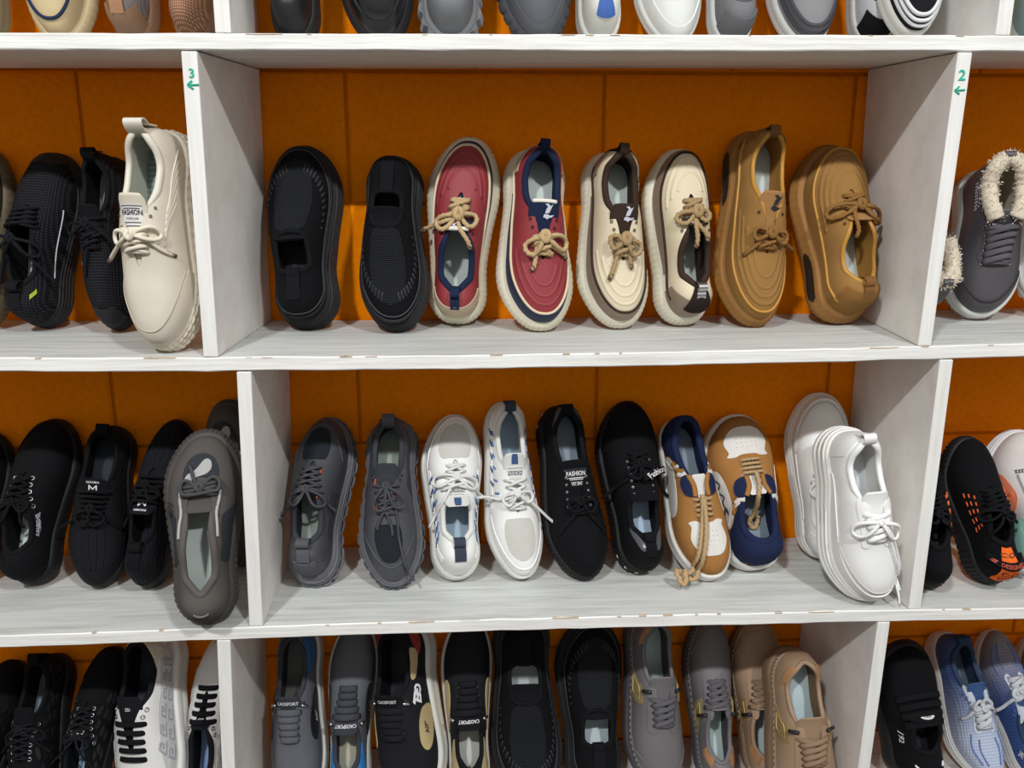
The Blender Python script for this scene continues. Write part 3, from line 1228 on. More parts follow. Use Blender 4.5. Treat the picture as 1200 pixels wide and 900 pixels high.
# SPEC>
POSE = {
    'r1a': (1, -0.6642, 0.278, 0.72, 1, 0, 0, 14.0, None),
    'r1b': (1, -0.5592, 0.278, 0.826, -1, 0, 0, 14.0, None),
    'r1c': (1, -0.456, 0.278, 0.73, 1, 0, 0, 14.0, None),
    'r1d': (1, -0.3753, 0.278, 0.72, 1, 4, 0, 14.0, None),
    'r1e': (1, -0.228, 0.278, 0.75, 1, 0, 0, 14.0, None),
    'r1f': (1, -0.1158, 0.278, 0.888, -1, 0, 0, 14.0, None),
    'r1g': (1, -0.0074, 0.278, 0.934, 1, 0, 0, 14.0, None),
    'r1h': (1, 0.1099, 0.278, 0.898, -1, 0, 0, 14.0, None),
    'r1i': (1, 0.209, 0.278, 0.745, 1, 0, 0, 14.0, None),
    'r1j': (1, 0.308, 0.278, 0.882, -1, 0, 0, 14.0, None),
    'r1k': (1, 0.404, 0.278, 0.758, 1, 0, 0, 14.0, None),
    'r1l': (1, 0.5059, 0.278, 0.866, -1, 0, 0, 14.0, None),
    'r1m': (1, 0.619, 0.278, 0.761, 1, 0, -8, 14.0, None),
    'r1n': (1, 0.6284, 0.278, 0.726, -1, 4, -6, 14, 0.07),
    'r1o': (1, 0.8562, 0.278, 0.817, 1, 4, -8, 14.0, None),
    'r2a': (2, -0.7216, 0.256, 0.729, 1, 0, 0, 14.0, None),
    'r2b': (2, -0.6309, 0.2551, 0.892, 1, 4, -8, 16.0, None),
    'r2c': (2, -0.5241, 0.2571, 0.72, -1, 0, -4, 17.7, None),
    'r2d': (2, -0.39, 0.2874, 0.907, -1, 3, -10, 16, 0.0306),
    'r2e': (2, -0.2295, 0.2604, 1.016, 1, -3, -6, 18.0, None),
    'r2f': (2, -0.0958, 0.2538, 0.938, -1, 2, -4, 21.1, None),
    'r2g': (2, -0.0031, 0.2686, 0.94, 1, 3, -3, 9.0, None),
    'r2h': (2, 0.1188, 0.2646, 0.986, -1, 2, 6, 22.0, None),
    'r2i': (2, 0.2381, 0.2573, 0.935, -1, 1, 5, 20.0, None),
    'r2j': (2, 0.3467, 0.2581, 0.876, 1, -3, 8, 18.0, None),
    'r2k': (2, 0.4641, 0.285, 0.913, -1, 4, 4, 18.0, None),
    'r2l': (2, 0.594, 0.26, 1.022, 1, -4, 8, 20.0, None),
    'r2m': (2, 0.8496, 0.225, 0.968, -1, 3, -14, 20.0, None),
    'r2n': (2, 0.9648, 0.225, 1.041, -1, 2, -14, 20.0, None),
    'r2p': (2, 0.729, 0.2307, 0.755, 1, 0, -6, 14.0, None),
    'r3a': (3, -0.7801, 0.228, 0.82, 1, 0, -3, 22.8, None),
    'r3b': (3, -0.6832, 0.2529, 0.881, 1, 3, -4, 25.4, None),
    'r3c': (3, -0.5722, 0.2483, 0.891, -1, 4, 8, 28.0, None),
    'r3d': (3, -0.4985, 0.2631, 0.73, 1, 5, 0, 32.0, None),
    'r3e': (3, -0.3766, 0.2643, 0.981, 1, -2, 9, 16, 0.0167),
    'r3f': (3, -0.3698, 0.2606, 0.867, 1, 0, -4, 12.0, None),
    'r3g': (3, -0.2351, 0.2557, 0.877, 1, 2, -4, 34.1, None),
    'r3h': (3, -0.1141, 0.2598, 0.887, -1, 1, 0, 35.2, None),
    'r3i': (3, -0.0111, 0.2597, 0.918, 1, -3, 6, 32.4, None),
    'r3j': (3, 0.0691, 0.2812, 0.828, -1, -3, 5, 28.5, None),
    'r3k': (3, 0.1619, 0.2753, 0.903, -1, -5, 4, 30.4, None),
    'r3l': (3, 0.2904, 0.2704, 0.923, 1, -5, 4, 28.0, None),
    'r3m': (3, 0.3649, 0.2614, 0.878, -1, -5, 0, 37.0, None),
    'r3n': (3, 0.48, 0.2473, 1.115, 1, -6, 2, 30.4, None),
    'r3o': (3, 0.616, 0.2647, 0.907, 1, -2, -12, 18.0, None),
    'r3p': (3, 0.5894, 0.2529, 0.933, -1, -5, 2, 18, 0.0285),
    'r3q': (3, 0.743, 0.225, 0.72, 1, 0, -12, 26, 0.0652),
    'r3r': (3, 0.8502, 0.225, 0.785, 1, -9, -2, 26, 0.0765),
    'r3s': (3, 0.9383, 0.225, 0.989, 1, -5, -6, 26, 0.1039),
    'r4a': (4, -0.795, 0.278, 0.72, 1, 0, 0, 47.0, None),
    'r4b': (4, -0.7118, 0.278, 0.78, -1, 0, -2, 41.3, None),
    'r4c': (4, -0.6289, 0.278, 0.72, 1, 1, 0, 39.8, None),
    'r4d': (4, -0.5229, 0.2821, 1.081, -1, 1, -16, 27.0, None),
    'r4e': (4, -0.4372, 0.2654, 0.72, 1, 2, -3, 27.0, None),
    'r4f': (4, -0.283, 0.2906, 0.875, -1, 1, -4, 27.0, None),
    'r4g': (4, -0.1971, 0.2913, 0.813, 1, 0, 0, 27.0, None),
    'r4h': (4, -0.0896, 0.2933, 1.106, -1, -1, -24, 27.0, None),
    'r4i': (4, 0.0082, 0.2957, 0.849, 1, -2, 2, 27.0, None),
    'r4j': (4, 0.1035, 0.2913, 1.095, -1, 0, 0, 27.0, None),
    'r4k': (4, 0.2241, 0.2662, 1.056, 1, -1, 2, 27.0, None),
    'r4l': (4, 0.3252, 0.2944, 0.98, -1, 0, 8, 27.0, None),
    'r4m': (4, 0.4374, 0.2788, 0.804, 1, -1, 0, 27.0, None),
    'r4n': (4, 0.5311, 0.2707, 0.926, 1, -2, -6, 27.0, None),
    'r4o': (4, 0.5491, 0.278, 1.073, -1, -2, 2, 24, 0.0281),
    'r4p': (4, 0.795, 0.225, 1.067, 1, -6, 2, 18, 0.1347),
    'r4q': (4, 0.8891, 0.2494, 0.798, -1, -6, -4, 33.7, None),
    'r4r': (4, 1.0023, 0.2499, 0.72, 1, -6, -8, 39.9, None),
    'r4s': (4, 1.0691, 0.2365, 0.72, 1, -4, 0, 42.2, None),
}


# ------------------------------------------------------------------ shoe designs
def K(c='#0d0e11'): return mat('knit', c)


BLK = '#0f1013'
INS_MINT = mat('insole', '#c3cdc8')
INS_BLUE = mat('insole', '#b9cde0')
INS_GREY = mat('insole', '#8d959b')
SILVER = mat('metal', '#c9c9c9')
WHITE_INK = mat('plain', '#e8e8ea')
DARK_INK = mat('plain', '#1a1b20')


def arc(w, peak, base=.02, p=4):
    return lambda u: base + (peak - base) * np.clip(1 - np.abs((u - .5) / w) ** p, 0, 1)


def d_slip(S, insole):
    k, rb = K('#0d0e11'), mat('rubber', '#151619')
    S.sole(rb, prof='ridge', grooves=6)
    S.upper(k)
    S.inside(K('#101114'), insole)
    S.collar(mat('cloth', '#101114'), .0055)
    S.ring(.10, .0030, rb, 'welt')
    S.ring(.20, .0012, mat('rubber', '#3b3d42'), 'welt_piping')
    S.patch([(-.50, .50), (-.58, .62), (-.56, .76), (-.40, .87), (0, .905), (.40, .87), (.56, .76), (.58, .62), (.50, .50), (.25, .475), (-.25, .475)],
            mat('mesh', '#0c0d10', '#33363b', .8), off=.0008, name='mesh_vamp')
    L = []
    for u in np.linspace(.26, .46, 13):
        for q in (u, 1 - u):
            sg = 1 if q < .5 else -1
            L.append([(q, .40), (q + sg * .008, .52)])
    S.lines(L, .0011, mat('rubber', '#26282d'), flat=2.2, name='rib_stripes')
    S.tongue(mat('cloth', '#111216'), tip=.36 if S.up < 0 else .42, start=.52, w=.027, lift=.008, thick=.006)
    S.tab(mat('cloth', '#101114'), w=.020, h=.004, fold=.006)


L_MARK = [[(.0, .95), (.35, 1.0), (.55, .78), (.85, .98), (.62, .55), (.45, .12), (.05, .05), (.16, .5), (.3, .72)],
          [(-.05, -.05), (.28, .02), (.52, -.12), (.95, -.02), (.72, -.28), (.45, -.34), (.30, -.52), (.12, -.36), (-.1, -.34)]]


def d_skate(S, main, band, pipe, collar, heel, tongue, edge, lace, sole, mark, insole=INS_MINT, tab=None, heelband=None):
    S.sole(sole, prof='bulge', teeth=(76, .0006, 1))
    S.upper(main)
    S.inside(collar, insole)
    S.collar(collar, .0068, smax=S.l.sc + .02)
    S.band(.17, .83, .0, arc(.335, .25, .05, 6), band, .0016, 'mudguard')
    S.ring(lambda u: arc(.36, .275, .12, 6)(u), .0022, pipe, 'mudguard_piping', .10, .90, off=.001)
    S.band(-.13, .13, .0, lambda u: .62 - 1.6 * np.abs(u), heel, .0016, 'heel_counter')
    if heelband:
        S.band(-.05, .05, .25, .9, heelband, .0028, 'heel_patch')
    for t, w in ((.44, .20), (.58, .17), (.72, .13)):
        S.ring(t, .0042, main, 'vamp_ridge', .5 - w, .5 + w, off=-.0030)
    S.tongue(tongue, w=.023, lift=.012, curl=.002, edge=edge)
    S.shape(L_MARK, mark, 'tongue', (0, .80), .015, ang=180, parent=S.tg_ob, off=.0016)
    S.tab(tab or collar, w=.014, h=.015)
    b = dict(loop=.034, lw=.010, ends=.050, ang=28, eang=70, q=.575, puff=1.4)
    S.laces(lace, n=3, q0=.655, q1=.565, r=.0034, rope=.007, gap=.008, bow=b, eye=None, aglet=mat('plain', '#5a4a38'))
    e = mat('plain', '#1c1712')
    S.eyelets([(sg * (S.l.R_(q) + .17), q) for q in (.47, .515) for sg in (-1, 1)], e, r=.0018)


def d_brown(S, mark=True):
    c = '#96703f'
    m_, lt = mat('suede', c), mat('leather', '#b78432')
    S.sole(mat('rubber', '#966a35'), prof='wedge', teeth=(64, .0005, 1))
    S.upper(m_)
    S.inside(mat('cloth', '#a87a3c'), INS_MINT)
    S.collar(lt, .0048, smax=S.l.sc + .07)
    S.ring(lambda u: arc(.42, .25, .16, 4)(u), .0024, lt, 'side_piping', .07, .93, off=.0006)
    for t, w in ((.40, .26), (.52, .24), (.64, .21), (.77, .18)):
        S.ring(t, .0048, m_, 'vamp_ridge', .5 - w, .5 + w, off=-.0034)
    S.band(-.09, .09, .0, .66, mat('suede', '#8a6334'), .0018, 'heel_counter')
    # dark air windows on both sides of the sole
    for sg in (1, -1):
        u = np.linspace(.10, .215, 14)
        u = u if sg > 0 else 1 - u
        k = np.linspace(-1, 1, 14)
        hw = .16 * np.sqrt(np.clip(1 - k ** 4, 0, 1))
        rows = []
        for f in (-1, -.5, 0, .5, 1):
            zf = .66 + f * hw
            kk = np.interp(zf, (.2, .45, .62, .75, .86), (.95, 1.25, 1.2, .8, .75)) + .12
            rows.append(S.l.sole_ring(u, zf, kk))
        Q = quads(5, 14)
        S_ = link_mesh('air_window', np.concatenate(rows), [Q if sg > 0 else Q[:, ::-1]], mat('gloss', '#26201c'), S.root)
    S.tongue(mat('cloth', '#a0764a'), w=.021, lift=.010)
    if mark:
        S.shape(L_MARK, DARK_INK, 'tongue', (0, .78), .016, ang=180, parent=S.tg_ob)
    S.tab(mat('suede', '#7d5730'), w=.016, h=.010)
    S.laces(mat('rope', '#8a6436', None), n=3, q0=.655, q1=.57, r=.0030, rope=.0065, gap=.009, aglet=mat('plain', '#6b4a28'),
            bow=dict(loop=.037, lw=.009, ends=.05, ang=15, eang=60, q=.585, puff=1.5))
    S.eyelets([(sg * (S.l.R_(.48) + .18), .48) for sg in (-1, 1)], mat('plain', '#2a1d10'), r=.0018)


def d_cream_chunky(S):
    c = mat('leather', '#d8d0c0')
    S.sole(mat('rubber', '#cfc6b4'), prof='ridge', grooves=3, teeth=(54, .0009, 1))
    S.upper(c)
    S.inside(mat('cloth', '#c3c4b6'), mat('insole', '#7f8c82', '#8fa8b0'))
    S.collar(mat('leather', '#d9d3c4'), .0065, smax=S.l.sc + .02)
    S.band(.30, .70, 0, arc(.21, .32, .04, 5), mat('leather', '#dcd4c4'), .0016, 'toe_guard')
    S.ring(arc(.22, .35, .05, 5), .0010, mat('plain', '#b7ae9c'), 'stitching', .3, .7, off=.001)
    for k in range(6):
        S.lines([[(.10 + .02 * k, .12 + .03 * k), (.16 + .018 * k, .45 + .02 * k), (.24 + .012 * k, .62)],
                 [(.90 - .02 * k, .12 + .03 * k), (.84 - .018 * k, .45 + .02 * k), (.76 - .012 * k, .62)]], .0013, c, name='embossed_rib')
    S.tongue(mat('cloth', '#d6cdbb'), tip=.35, w=.020, lift=.012)
    lab = S.tongue_patch(-.72, .72, .56, .86, mat('cloth', '#e9e8e6'))
    S.text('FASHION', DARK_INK, 'tongue', (0, .76), .0072, 180, parent=lab, wid=.026, off=.0013)
    S.text('POPULAR', DARK_INK, 'tongue', (0, .68), .0030, 180, parent=lab, wid=.016, off=.0013)
    for g, w in ((.845, .72), (.81, .6), (.63, .66), (.585, .66)):
        S.line([(-w, g), (0, g), (w, g)], .0006, mat('plain', '#55565c'), 'tongue', 'label_rule', .001, parent=lab)
    S.tab(mat('leather', '#d9d3c4'), w=.026, h=.020)
    S.laces(mat('rope', '#ded6c3'), n=5, q0=.60, q1=.50, r=.0027, gap=.009, arch=.003,
            bow=dict(loop=.030, lw=.009, ends=.055, ang=10, eang=55, q=.53, puff=1.5), aglet=mat('plain', '#5d4a36'))
    S.eyelets([(sg * (S.l.R_(q) + .17), q) for q in (.40, .44, .49) for sg in (-1, 1)], mat('plain', '#3a352c'), r=.0016)


def d_knit_black(S, insole):
    k = mat('mesh', '#121316', '#2e3036', 1.1)
    S.sole(mat('rubber', '#121316'), prof='ridge', grooves=4)
    S.upper(k)
    S.inside(K('#0f1013'), insole)
    S.collar(mat('cloth', '#131417'), .005, smax=S.l.sc + .02)
    S.band(.42, .58, 0, arc(.085, .42, .05, 6), mat('rubber', '#1c1d21'), .0014, 'toe_cap')
    S.line([(.17, .16), (.24, .26), (.31, .34)], .0009, mat('plain', '#c9ccd2'), name='side_piping', off=.0006)
    S.line([(.83, .16), (.76, .26), (.69, .34)], .0009, mat('plain', '#c9ccd2'), name='side_piping', off=.0006)
    S.tongue(mat('cloth', '#111216'), w=.022, lift=.010)
    S.laces(mat('rope', '#16171c'), n=5, r=.0024, gap=.009, bow=dict(loop=.038, lw=.010, ends=.07, ang=35, eang=75, q=.45, puff=1.2))
    S.tab(mat('cloth', '#131417'), w=.018, h=.016)
    S.patch([(.07, .62), (.10, .64), (.105, .74), (.075, .72)], mat('cloth', '#9fb53a'), space='ut', name='side_tag', smooth=False, res=3)


def fur_ring(S, n=2600, smax=.44):
    """sheepskin cuff: a soft roll with short tufts standing on it"""
    k_ = (smax - S.l.a) / (S.l.b - S.l.a)
    um = math.acos(1 - 2 * k_) / PI / 2
    u = np.linspace(-um, um, 90)
    P = S.l.surf(u, np.full(90, 1.0)) + np.array([0, 0, .006])
    a = Acc()
    rad = .0115 + rng.normal(0, .0006, 90)
    a.add(*tube(P, rad, seg=12))
    roll = a.link('fur_cuff', mat('fur', '#d8cdb9'), S.root)
    b = Acc()
    for i in range(n):
        j = rng.integers(90)
        d = unit(rng.normal(0, 1, 3) + np.array([0, 0, .6]))
        p = P[j] + d * rad[j] * .9 + rng.normal(0, .002, 3)
        s1 = unit(np.cross(d, rng.normal(0, 1, 3))) * .0011
        tip = p + d * rng.uniform(.0015, .004) + rng.normal(0, .0012, 3)
        b.add(np.array([p - s1, p + s1, tip]), None, [[0, 1, 2]])
    t = b.link('fur_tufts', mat('fur', '#ded5c4'), roll)
    t['kind'] = 'stuff'
    return roll


def d_boot(S, c='#4a474c', sole='#dfdfdb', fur=True, side=None):
    m_ = mat('leather', c)
    S.sole(mat('rubber', sole), prof='cup', teeth=(44, .0022), mo=mat('rubber', sole), split=.12)
    S.upper(m_, nt=24)
    S.inside(mat('fur', '#d8cfbd' if fur else '#151619'), mat('fur', '#cfc6b4' if fur else '#222327'))
    S.band(.33, .67, 0, arc(.18, .34, .04, 5), m_, .0016, 'toe_guard')
    S.ring(arc(.185, .38, .05, 5), .0009, mat('plain', '#2e2c30'), 'stitching', .32, .68, off=.0012)
    for sg in (1, -1):
        w = S.l.R_
        S.patch([(sg * .30, .69), (sg * .55, .66), (sg * .50, .55), (sg * .66, .40), (sg * .60, .36), (sg * .36, .42), (sg * .27, .54)], m_, .0016, 'eyestay')
    S.tongue(m_, w=.021, lift=.012, thick=.007)
    if fur:
        fur_ring(S)
    else:
        S.collar(mat('cloth', '#121317'), .007)
    S.laces(mat('cloth', '#5b585e' if fur else '#1b1c20'), n=6, q0=.70, q1=.48, r=.0021, flat=2.3, gap=.013, eye=mat('metal', '#8a8a8c'), arch=.005, eye_r=.003)
    if side:
        L = []
        for t in (.50, .56, .66):
            for u in np.linspace(.13, .20, 9):
                L.append([(u, t), (u + .005, t)])
        S.lines(L, .0009, mat('plain', '#a9a7aa'), name='side_print', off=.0006)
    S.tab(m_, w=.014, h=.018)


def d_canvas(S, c=BLK, insole=INS_MINT, side=None, eye=True, lace='#101114'):
    m_ = mat('cloth', c)
    S.sole(mat('rubber', '#121316'), prof='bulge', teeth=(70, .0005, 1))
    S.upper(m_)
    S.inside(mat('cloth', '#0f1013'), insole)
    S.collar(m_, .0055, smax=S.l.sc + .02)
    S.band(.34, .66, 0, arc(.17, .40, .05, 5), mat('suede', '#0d0e11'), .0014, 'toe_cap')
    S.band(-.10, .10, 0, .8, mat('suede', '#0d0e11'), .0014, 'heel_counter')
    S.tongue(m_, w=.022, lift=.010)
    for sg in (1, -1):
        S.patch([(sg * .26, .66), (sg * .50, .64), (sg * .48, .52), (sg * .68, .38), (sg * .58, .36), (sg * .32, .42), (sg * .24, .52)], mat('suede', '#121317'), .0013, 'eyestay')
    S.laces(mat('rope', lace), n=5, q0=.62, q1=.45, r=.0022, gap=.008, eye=SILVER if eye else None,
            bow=dict(loop=.034, lw=.009, ends=.05, ang=25, eang=60, q=.47, puff=1))
    if side:
        for tx, u, t, sz, an, wd in side:
            S.text(tx, mat('plain', '#cfd0da'), 'ut', (u, t), sz, an, wid=wd)


def d_letter_m(S):
    k = mat('mesh', '#111216', '#24262c', .9)
    S.sole(mat('rubber', '#161719'), prof='flat')
    S.upper(k)
    S.inside(K('#0f1013'), mat('insole', '#232833'))
    S.collar(mat('cloth', '#0d0e11'), .0045, smax=S.l.sc + .02)
    for a_ in (-.35, -.12, .12, .35):
        S.line([(a_, .66), (a_ * 1.2, .8), (a_ * .9, .92)], .0016, mat('cloth', '#1a1b20'), 'plan', 'vamp_rib')
    S.tongue(mat('cloth', '#14151a'), tip=.37, w=.024, lift=.014)
    S.text('M', WHITE_INK, 'tongue', (0, .76), .013, 180, parent=S.tg_ob)
    S.text('RXKXMNI', WHITE_INK, 'tongue', (0, .92), .004, 180, parent=S.tg_ob, wid=.018)
    S.laces(mat('rope', '#101114'), n=6, q0=.60, q1=.45, r=.0024, style='bar', gap=.012, arch=.006,
            bow=dict(loop=.034, lw=.012, ends=.065, ang=40, eang=70, q=.55, puff=1.2))
    S.tab(mat('cloth', '#0d0e11'), w=.018, h=.014)


def d_darkgrey(S, lettered=True):
    c = mat('suede', '#56524f')
    mesh = mat('mesh', '#3a3d44', '#24262c', .8)
    refl = mat('plain', '#a9a8a6')
    S.sole(mat('rubber', '#4d4a48'), prof='wedge', teeth=(72, .0009, 1))
    S.upper(c)
    S.inside(mat('cloth', '#403d3c'), INS_MINT)
    S.collar(mat('cloth', '#5b5755'), .0068, smax=S.l.sc + .02)
    S.band(.19, .29, .05, .72, mesh, .0012, 'mesh_side')
    S.band(.71, .81, .05, .72, mesh, .0012, 'mesh_side')
    S.patch([(-.46, .765), (-.52, .82), (-.36, .885), (0, .91), (.36, .885), (.52, .82), (.46, .765), (0, .785)], mesh, .0010, 'mesh_vamp')
    S.patch([(-.46, .755), (-.40, .795), (-.16, .825), (.08, .875), (.26, .87), (.30, .83), (.16, .80), (-.10, .785), (-.26, .765)], refl, .0018, 'reflective_patch')
    for sg in (1, -1):
        S.line([(sg * .40, .775), (sg * .55, .74), (sg * .56, .67), (sg * .52, .60), (sg * .58, .53), (sg * .62, .47)], .0022, refl, 'plan', 'reflective_trim', off=.001)
    if lettered:
        S.patch([(.73, .04), (.81, .04), (.80, .48), (.74, .48)], c, .002, 'side_panel', 'ut')
        S.text('AIR', DARK_INK, 'plan', (-.80, .62), .0105, -82, off=.0060)
    S.tongue(mat('cloth', '#504d4b'), tip=.60, w=.019, lift=.006, thick=.008)
    S.laces(mat('rope', '#4a4a4c'), n=4, q0=.755, q1=.69, r=.0026, gap=.009, bow=dict(loop=.030, lw=.010, ends=.03, ang=-10, eang=-20, q=.735, puff=1.6))
    S.eyelets([(sg * (S.l.R_(q) + .16), q) for q in (.53, .58, .63) for sg in (-1, 1)], mat('plain', '#1b1a1a'), r=.002)
    S.line([(-.03, .6), (0, .57), (.03, .6)], .0018, mat('rubber', '#6d6a68'), 'ut', 'heel_bar', .002)


def d_trail(S, tail=False):
    c = mat('leather', '#45464b')
    S.sole(mat('rubber', '#65666c'), prof='ridge', grooves=3, mo=mat('rubber', '#6c6d73'), teeth=(32, .0020), split=.5)
    S.upper(c)
    S.inside(mat('cloth', '#2e3036'), mat('insole', '#8f9a92'))
    S.band(-.05, .05, .12, .50, mat('cloth', '#5a5b61'), .003, 'heel_patch')
    S.collar(mat('cloth', '#3c3e44'), .0062, smax=S.l.sc + .02)
    S.patch([(-.44, .70), (-.50, .79), (-.34, .885), (0, .91), (.34, .885), (.50, .79), (.44, .70), (.2, .69), (-.2, .69)], mat('mesh', '#1d2228', '#30363d', .7), .0008, 'mesh_vamp')
    S.ring(arc(.20, .40, .1, 5), .0016, c, 'toe_ridge', .32, .68)
    S.band(.15, .25, .15, .6, mat('mesh', '#3a3d43', '#4d5057', .7), .0010, 'mesh_side')
    S.band(.75, .85, .15, .6, mat('mesh', '#3a3d43', '#4d5057', .7), .0010, 'mesh_side')
    og = mat('plain', '#c4512c')
    for a_, q in ((.34, .58), (-.33, .50), (.42, .43)):
        S.line([(a_, q), (a_ + .03, q + .015), (a_ + .02, q + .035)], .0012, og, 'plan', 'orange_loop', off=.002)
    S.tongue(mat('mesh', '#33363c', '#4a4d54', .8), w=.021, lift=.012)
    S.laces(mat('rope', '#4a4b50'), n=5, q0=.63, q1=.47, r=.0022, gap=.009,
            bow=dict(loop=.040, lw=.010, ends=.06, ang=50, eang=72, q=.48, puff=1.4))
    if tail:
        S.cord([(-.2, .5, .008), (-.35, .62, .004), (-.4, .78, .004), (-.62, .93, .01), (-1.0, 1.0, .012)], .0018, mat('rope', '#4a4b50'), 'loose_lace')
    S.tab(mat('cloth', '#55565c'), w=.020, h=.016)
    S.eyelets([(sg * (S.l.R_(q) + .15), q) for q in (.40, .43) for sg in (-1, 1)], mat('plain', '#1b1b1e'), r=.0018)


def d_white_fashion(S):
    w = mat('leather', '#f3f3f1')
    nv = mat('plain', '#3f5a86')
    S.sole(mat('rubber', '#dcdcd6'), prof='cup')
    S.upper(w)
    S.inside(mat('cloth', '#c9cfd2'), mat('insole', '#9fb2c2'))
    S.collar(mat('cloth', '#dcdcd8'), .006, smax=S.l.sc + .03)
    S.patch([(-.50, .70), (-.60, .79), (-.46, .885), (0, .925), (.46, .885), (.60, .79), (.50, .70), (.2, .69), (-.2, .69)], mat('mesh', '#d6d5cf', '#b9b7b0', .75), .0008, 'mesh_vamp')
    S.ring(arc(.22, .26, .08, 5), .0014, w, 'toe_piping', .3, .7)
    L, D = [], []
    for k in range(6):
        u = .13 + .028 * k
        L += [[(u, .26), (u + .018, .46)], [(1 - u, .26), (1 - u - .018, .46)]]
        D += [[(u + .010, .52), (u + .026, .68)], [(1 - u - .010, .52), (1 - u - .026, .68)]]
    S.lines(L, .0016, nv, flat=1.6, name='blue_slots', off=.0005)
    S.lines(D, .0013, mat('plain', '#5f7fb0'), flat=1.5, name='blue_slots', off=.0005)
    for k in range(3):
        S.ring(.2 + .08 * k, .0012, w, 'side_rib', .08, .3)
        S.ring(.2 + .08 * k, .0012, w, 'side_rib', .7, .92)
    S.tongue(mat('cloth', '#d5d5d2'), tip=.34 if S.up < 0 else .37, w=.021, lift=.012)
    lab = S.tongue_patch(-.75, .75, .60, .80, mat('cloth', '#e3e3e0'))
    bx = S.tongue_patch(-.62, .62, .655, .72, mat('plain', '#2a3040'), 'label_box', .0011, lab)
    S.text('FASHION', WHITE_INK, 'tongue', (0, .688), .0055, 180, parent=lab, wid=.022, off=.0019)
    S.text('POPULAR SPORT SHOE', DARK_INK, 'tongue', (0, .765), .0022, 180, parent=lab, wid=.022, off=.0014)
    S.tongue_patch(-.28, .28, .83, .99, mat('plain', '#34527c'), 'tongue_loop', .0012)
    S.laces(mat('rope', '#e2e2e0'), n=5, q0=.64, q1=.48, r=.0023, gap=.009, arch=.003,
            bow=dict(loop=.032, lw=.010, ends=.065, ang=25, eang=45, q=.56, puff=1.6), aglet=mat('plain', '#d8d8d8'))
    S.tab(mat('cloth', '#3c4250'), w=.018, h=.010)


def d_fashion_black(S, big=True):
    m_ = mat('suede', '#0e0f12')
    S.sole(mat('rubber', '#101114'), prof='cup', teeth=(88, .0010))
    S.upper(m_)
    S.inside(mat('cloth', '#101115'), mat('insole', '#8794a0' if big else '#a9bfd6'))
    S.collar(mat('cloth', '#111216'), .006, smax=S.l.sc + .02)
    S.band(.32, .68, 0, arc(.19, .30, .04, 6), m_, .0015, 'toe_guard')
    S.tongue(m_, tip=.37, w=.026, lift=.012)
    if big:
        lab = S.tongue_patch(-.70, .70, .50, .84, mat('plain', '#1d1e24'))
        S.text('FASHION', WHITE_INK, 'tongue', (0, .75), .0075, 180, parent=lab, wid=.029, off=.0016)
        S.text('SPORT SHOES', WHITE_INK, 'tongue', (0, .555), .0052, 180, parent=lab, wid=.028, off=.0016)
        for g in (.635, .665):
            S.line([(-.6, g), (0, g), (.6, g)], .0007, WHITE_INK, 'tongue', 'label_rule', .0014, parent=lab)
    else:
        tg = S.patch([(.02, .475), (.86, .535), (.80, .575), (-.02, .515)], mat('suede', '#101115'), .0125, 'tongue_tag', smooth=False)
        S.text('Fashion', WHITE_INK, 'plan', (.44, .525), .0078, 28, parent=tg, wid=.032, off=.0140)
    S.laces(mat('rope', '#101115'), n=4, q0=.665, q1=.57, r=.0025, gap=.009, bow=dict(loop=.030, lw=.011, ends=.06, ang=45, eang=75, q=.60, puff=1.4))
    S.eyelets([(sg * .42, q) for q in np.linspace(.42, .62, 6) for sg in (1, -1)], SILVER, r=.0016)
    # studs round the heel
    for k, u in enumerate((-.10, -.06, -.02, .02, .06, .10)):
        P = S.l.sole_ring(np.array([u - .006, u, u + .006]), .55, 1.12)
        a = Acc()
        a.add(*tube(P, .0016, seg=6))
        a.link('heel_stud', SILVER, S.root)
    for sg in (1, -1):
        S.patch([(sg * .04, .66), (sg * .09, .80), (sg * .14, .95), (sg * .10, .98), (sg * .05, .9), (sg * .02, .8)], mat('gloss', '#4a4b50'), .0016, 'heel_wing', 'ut')
    S.tab(mat('cloth', '#111216'), w=.018, h=.010)


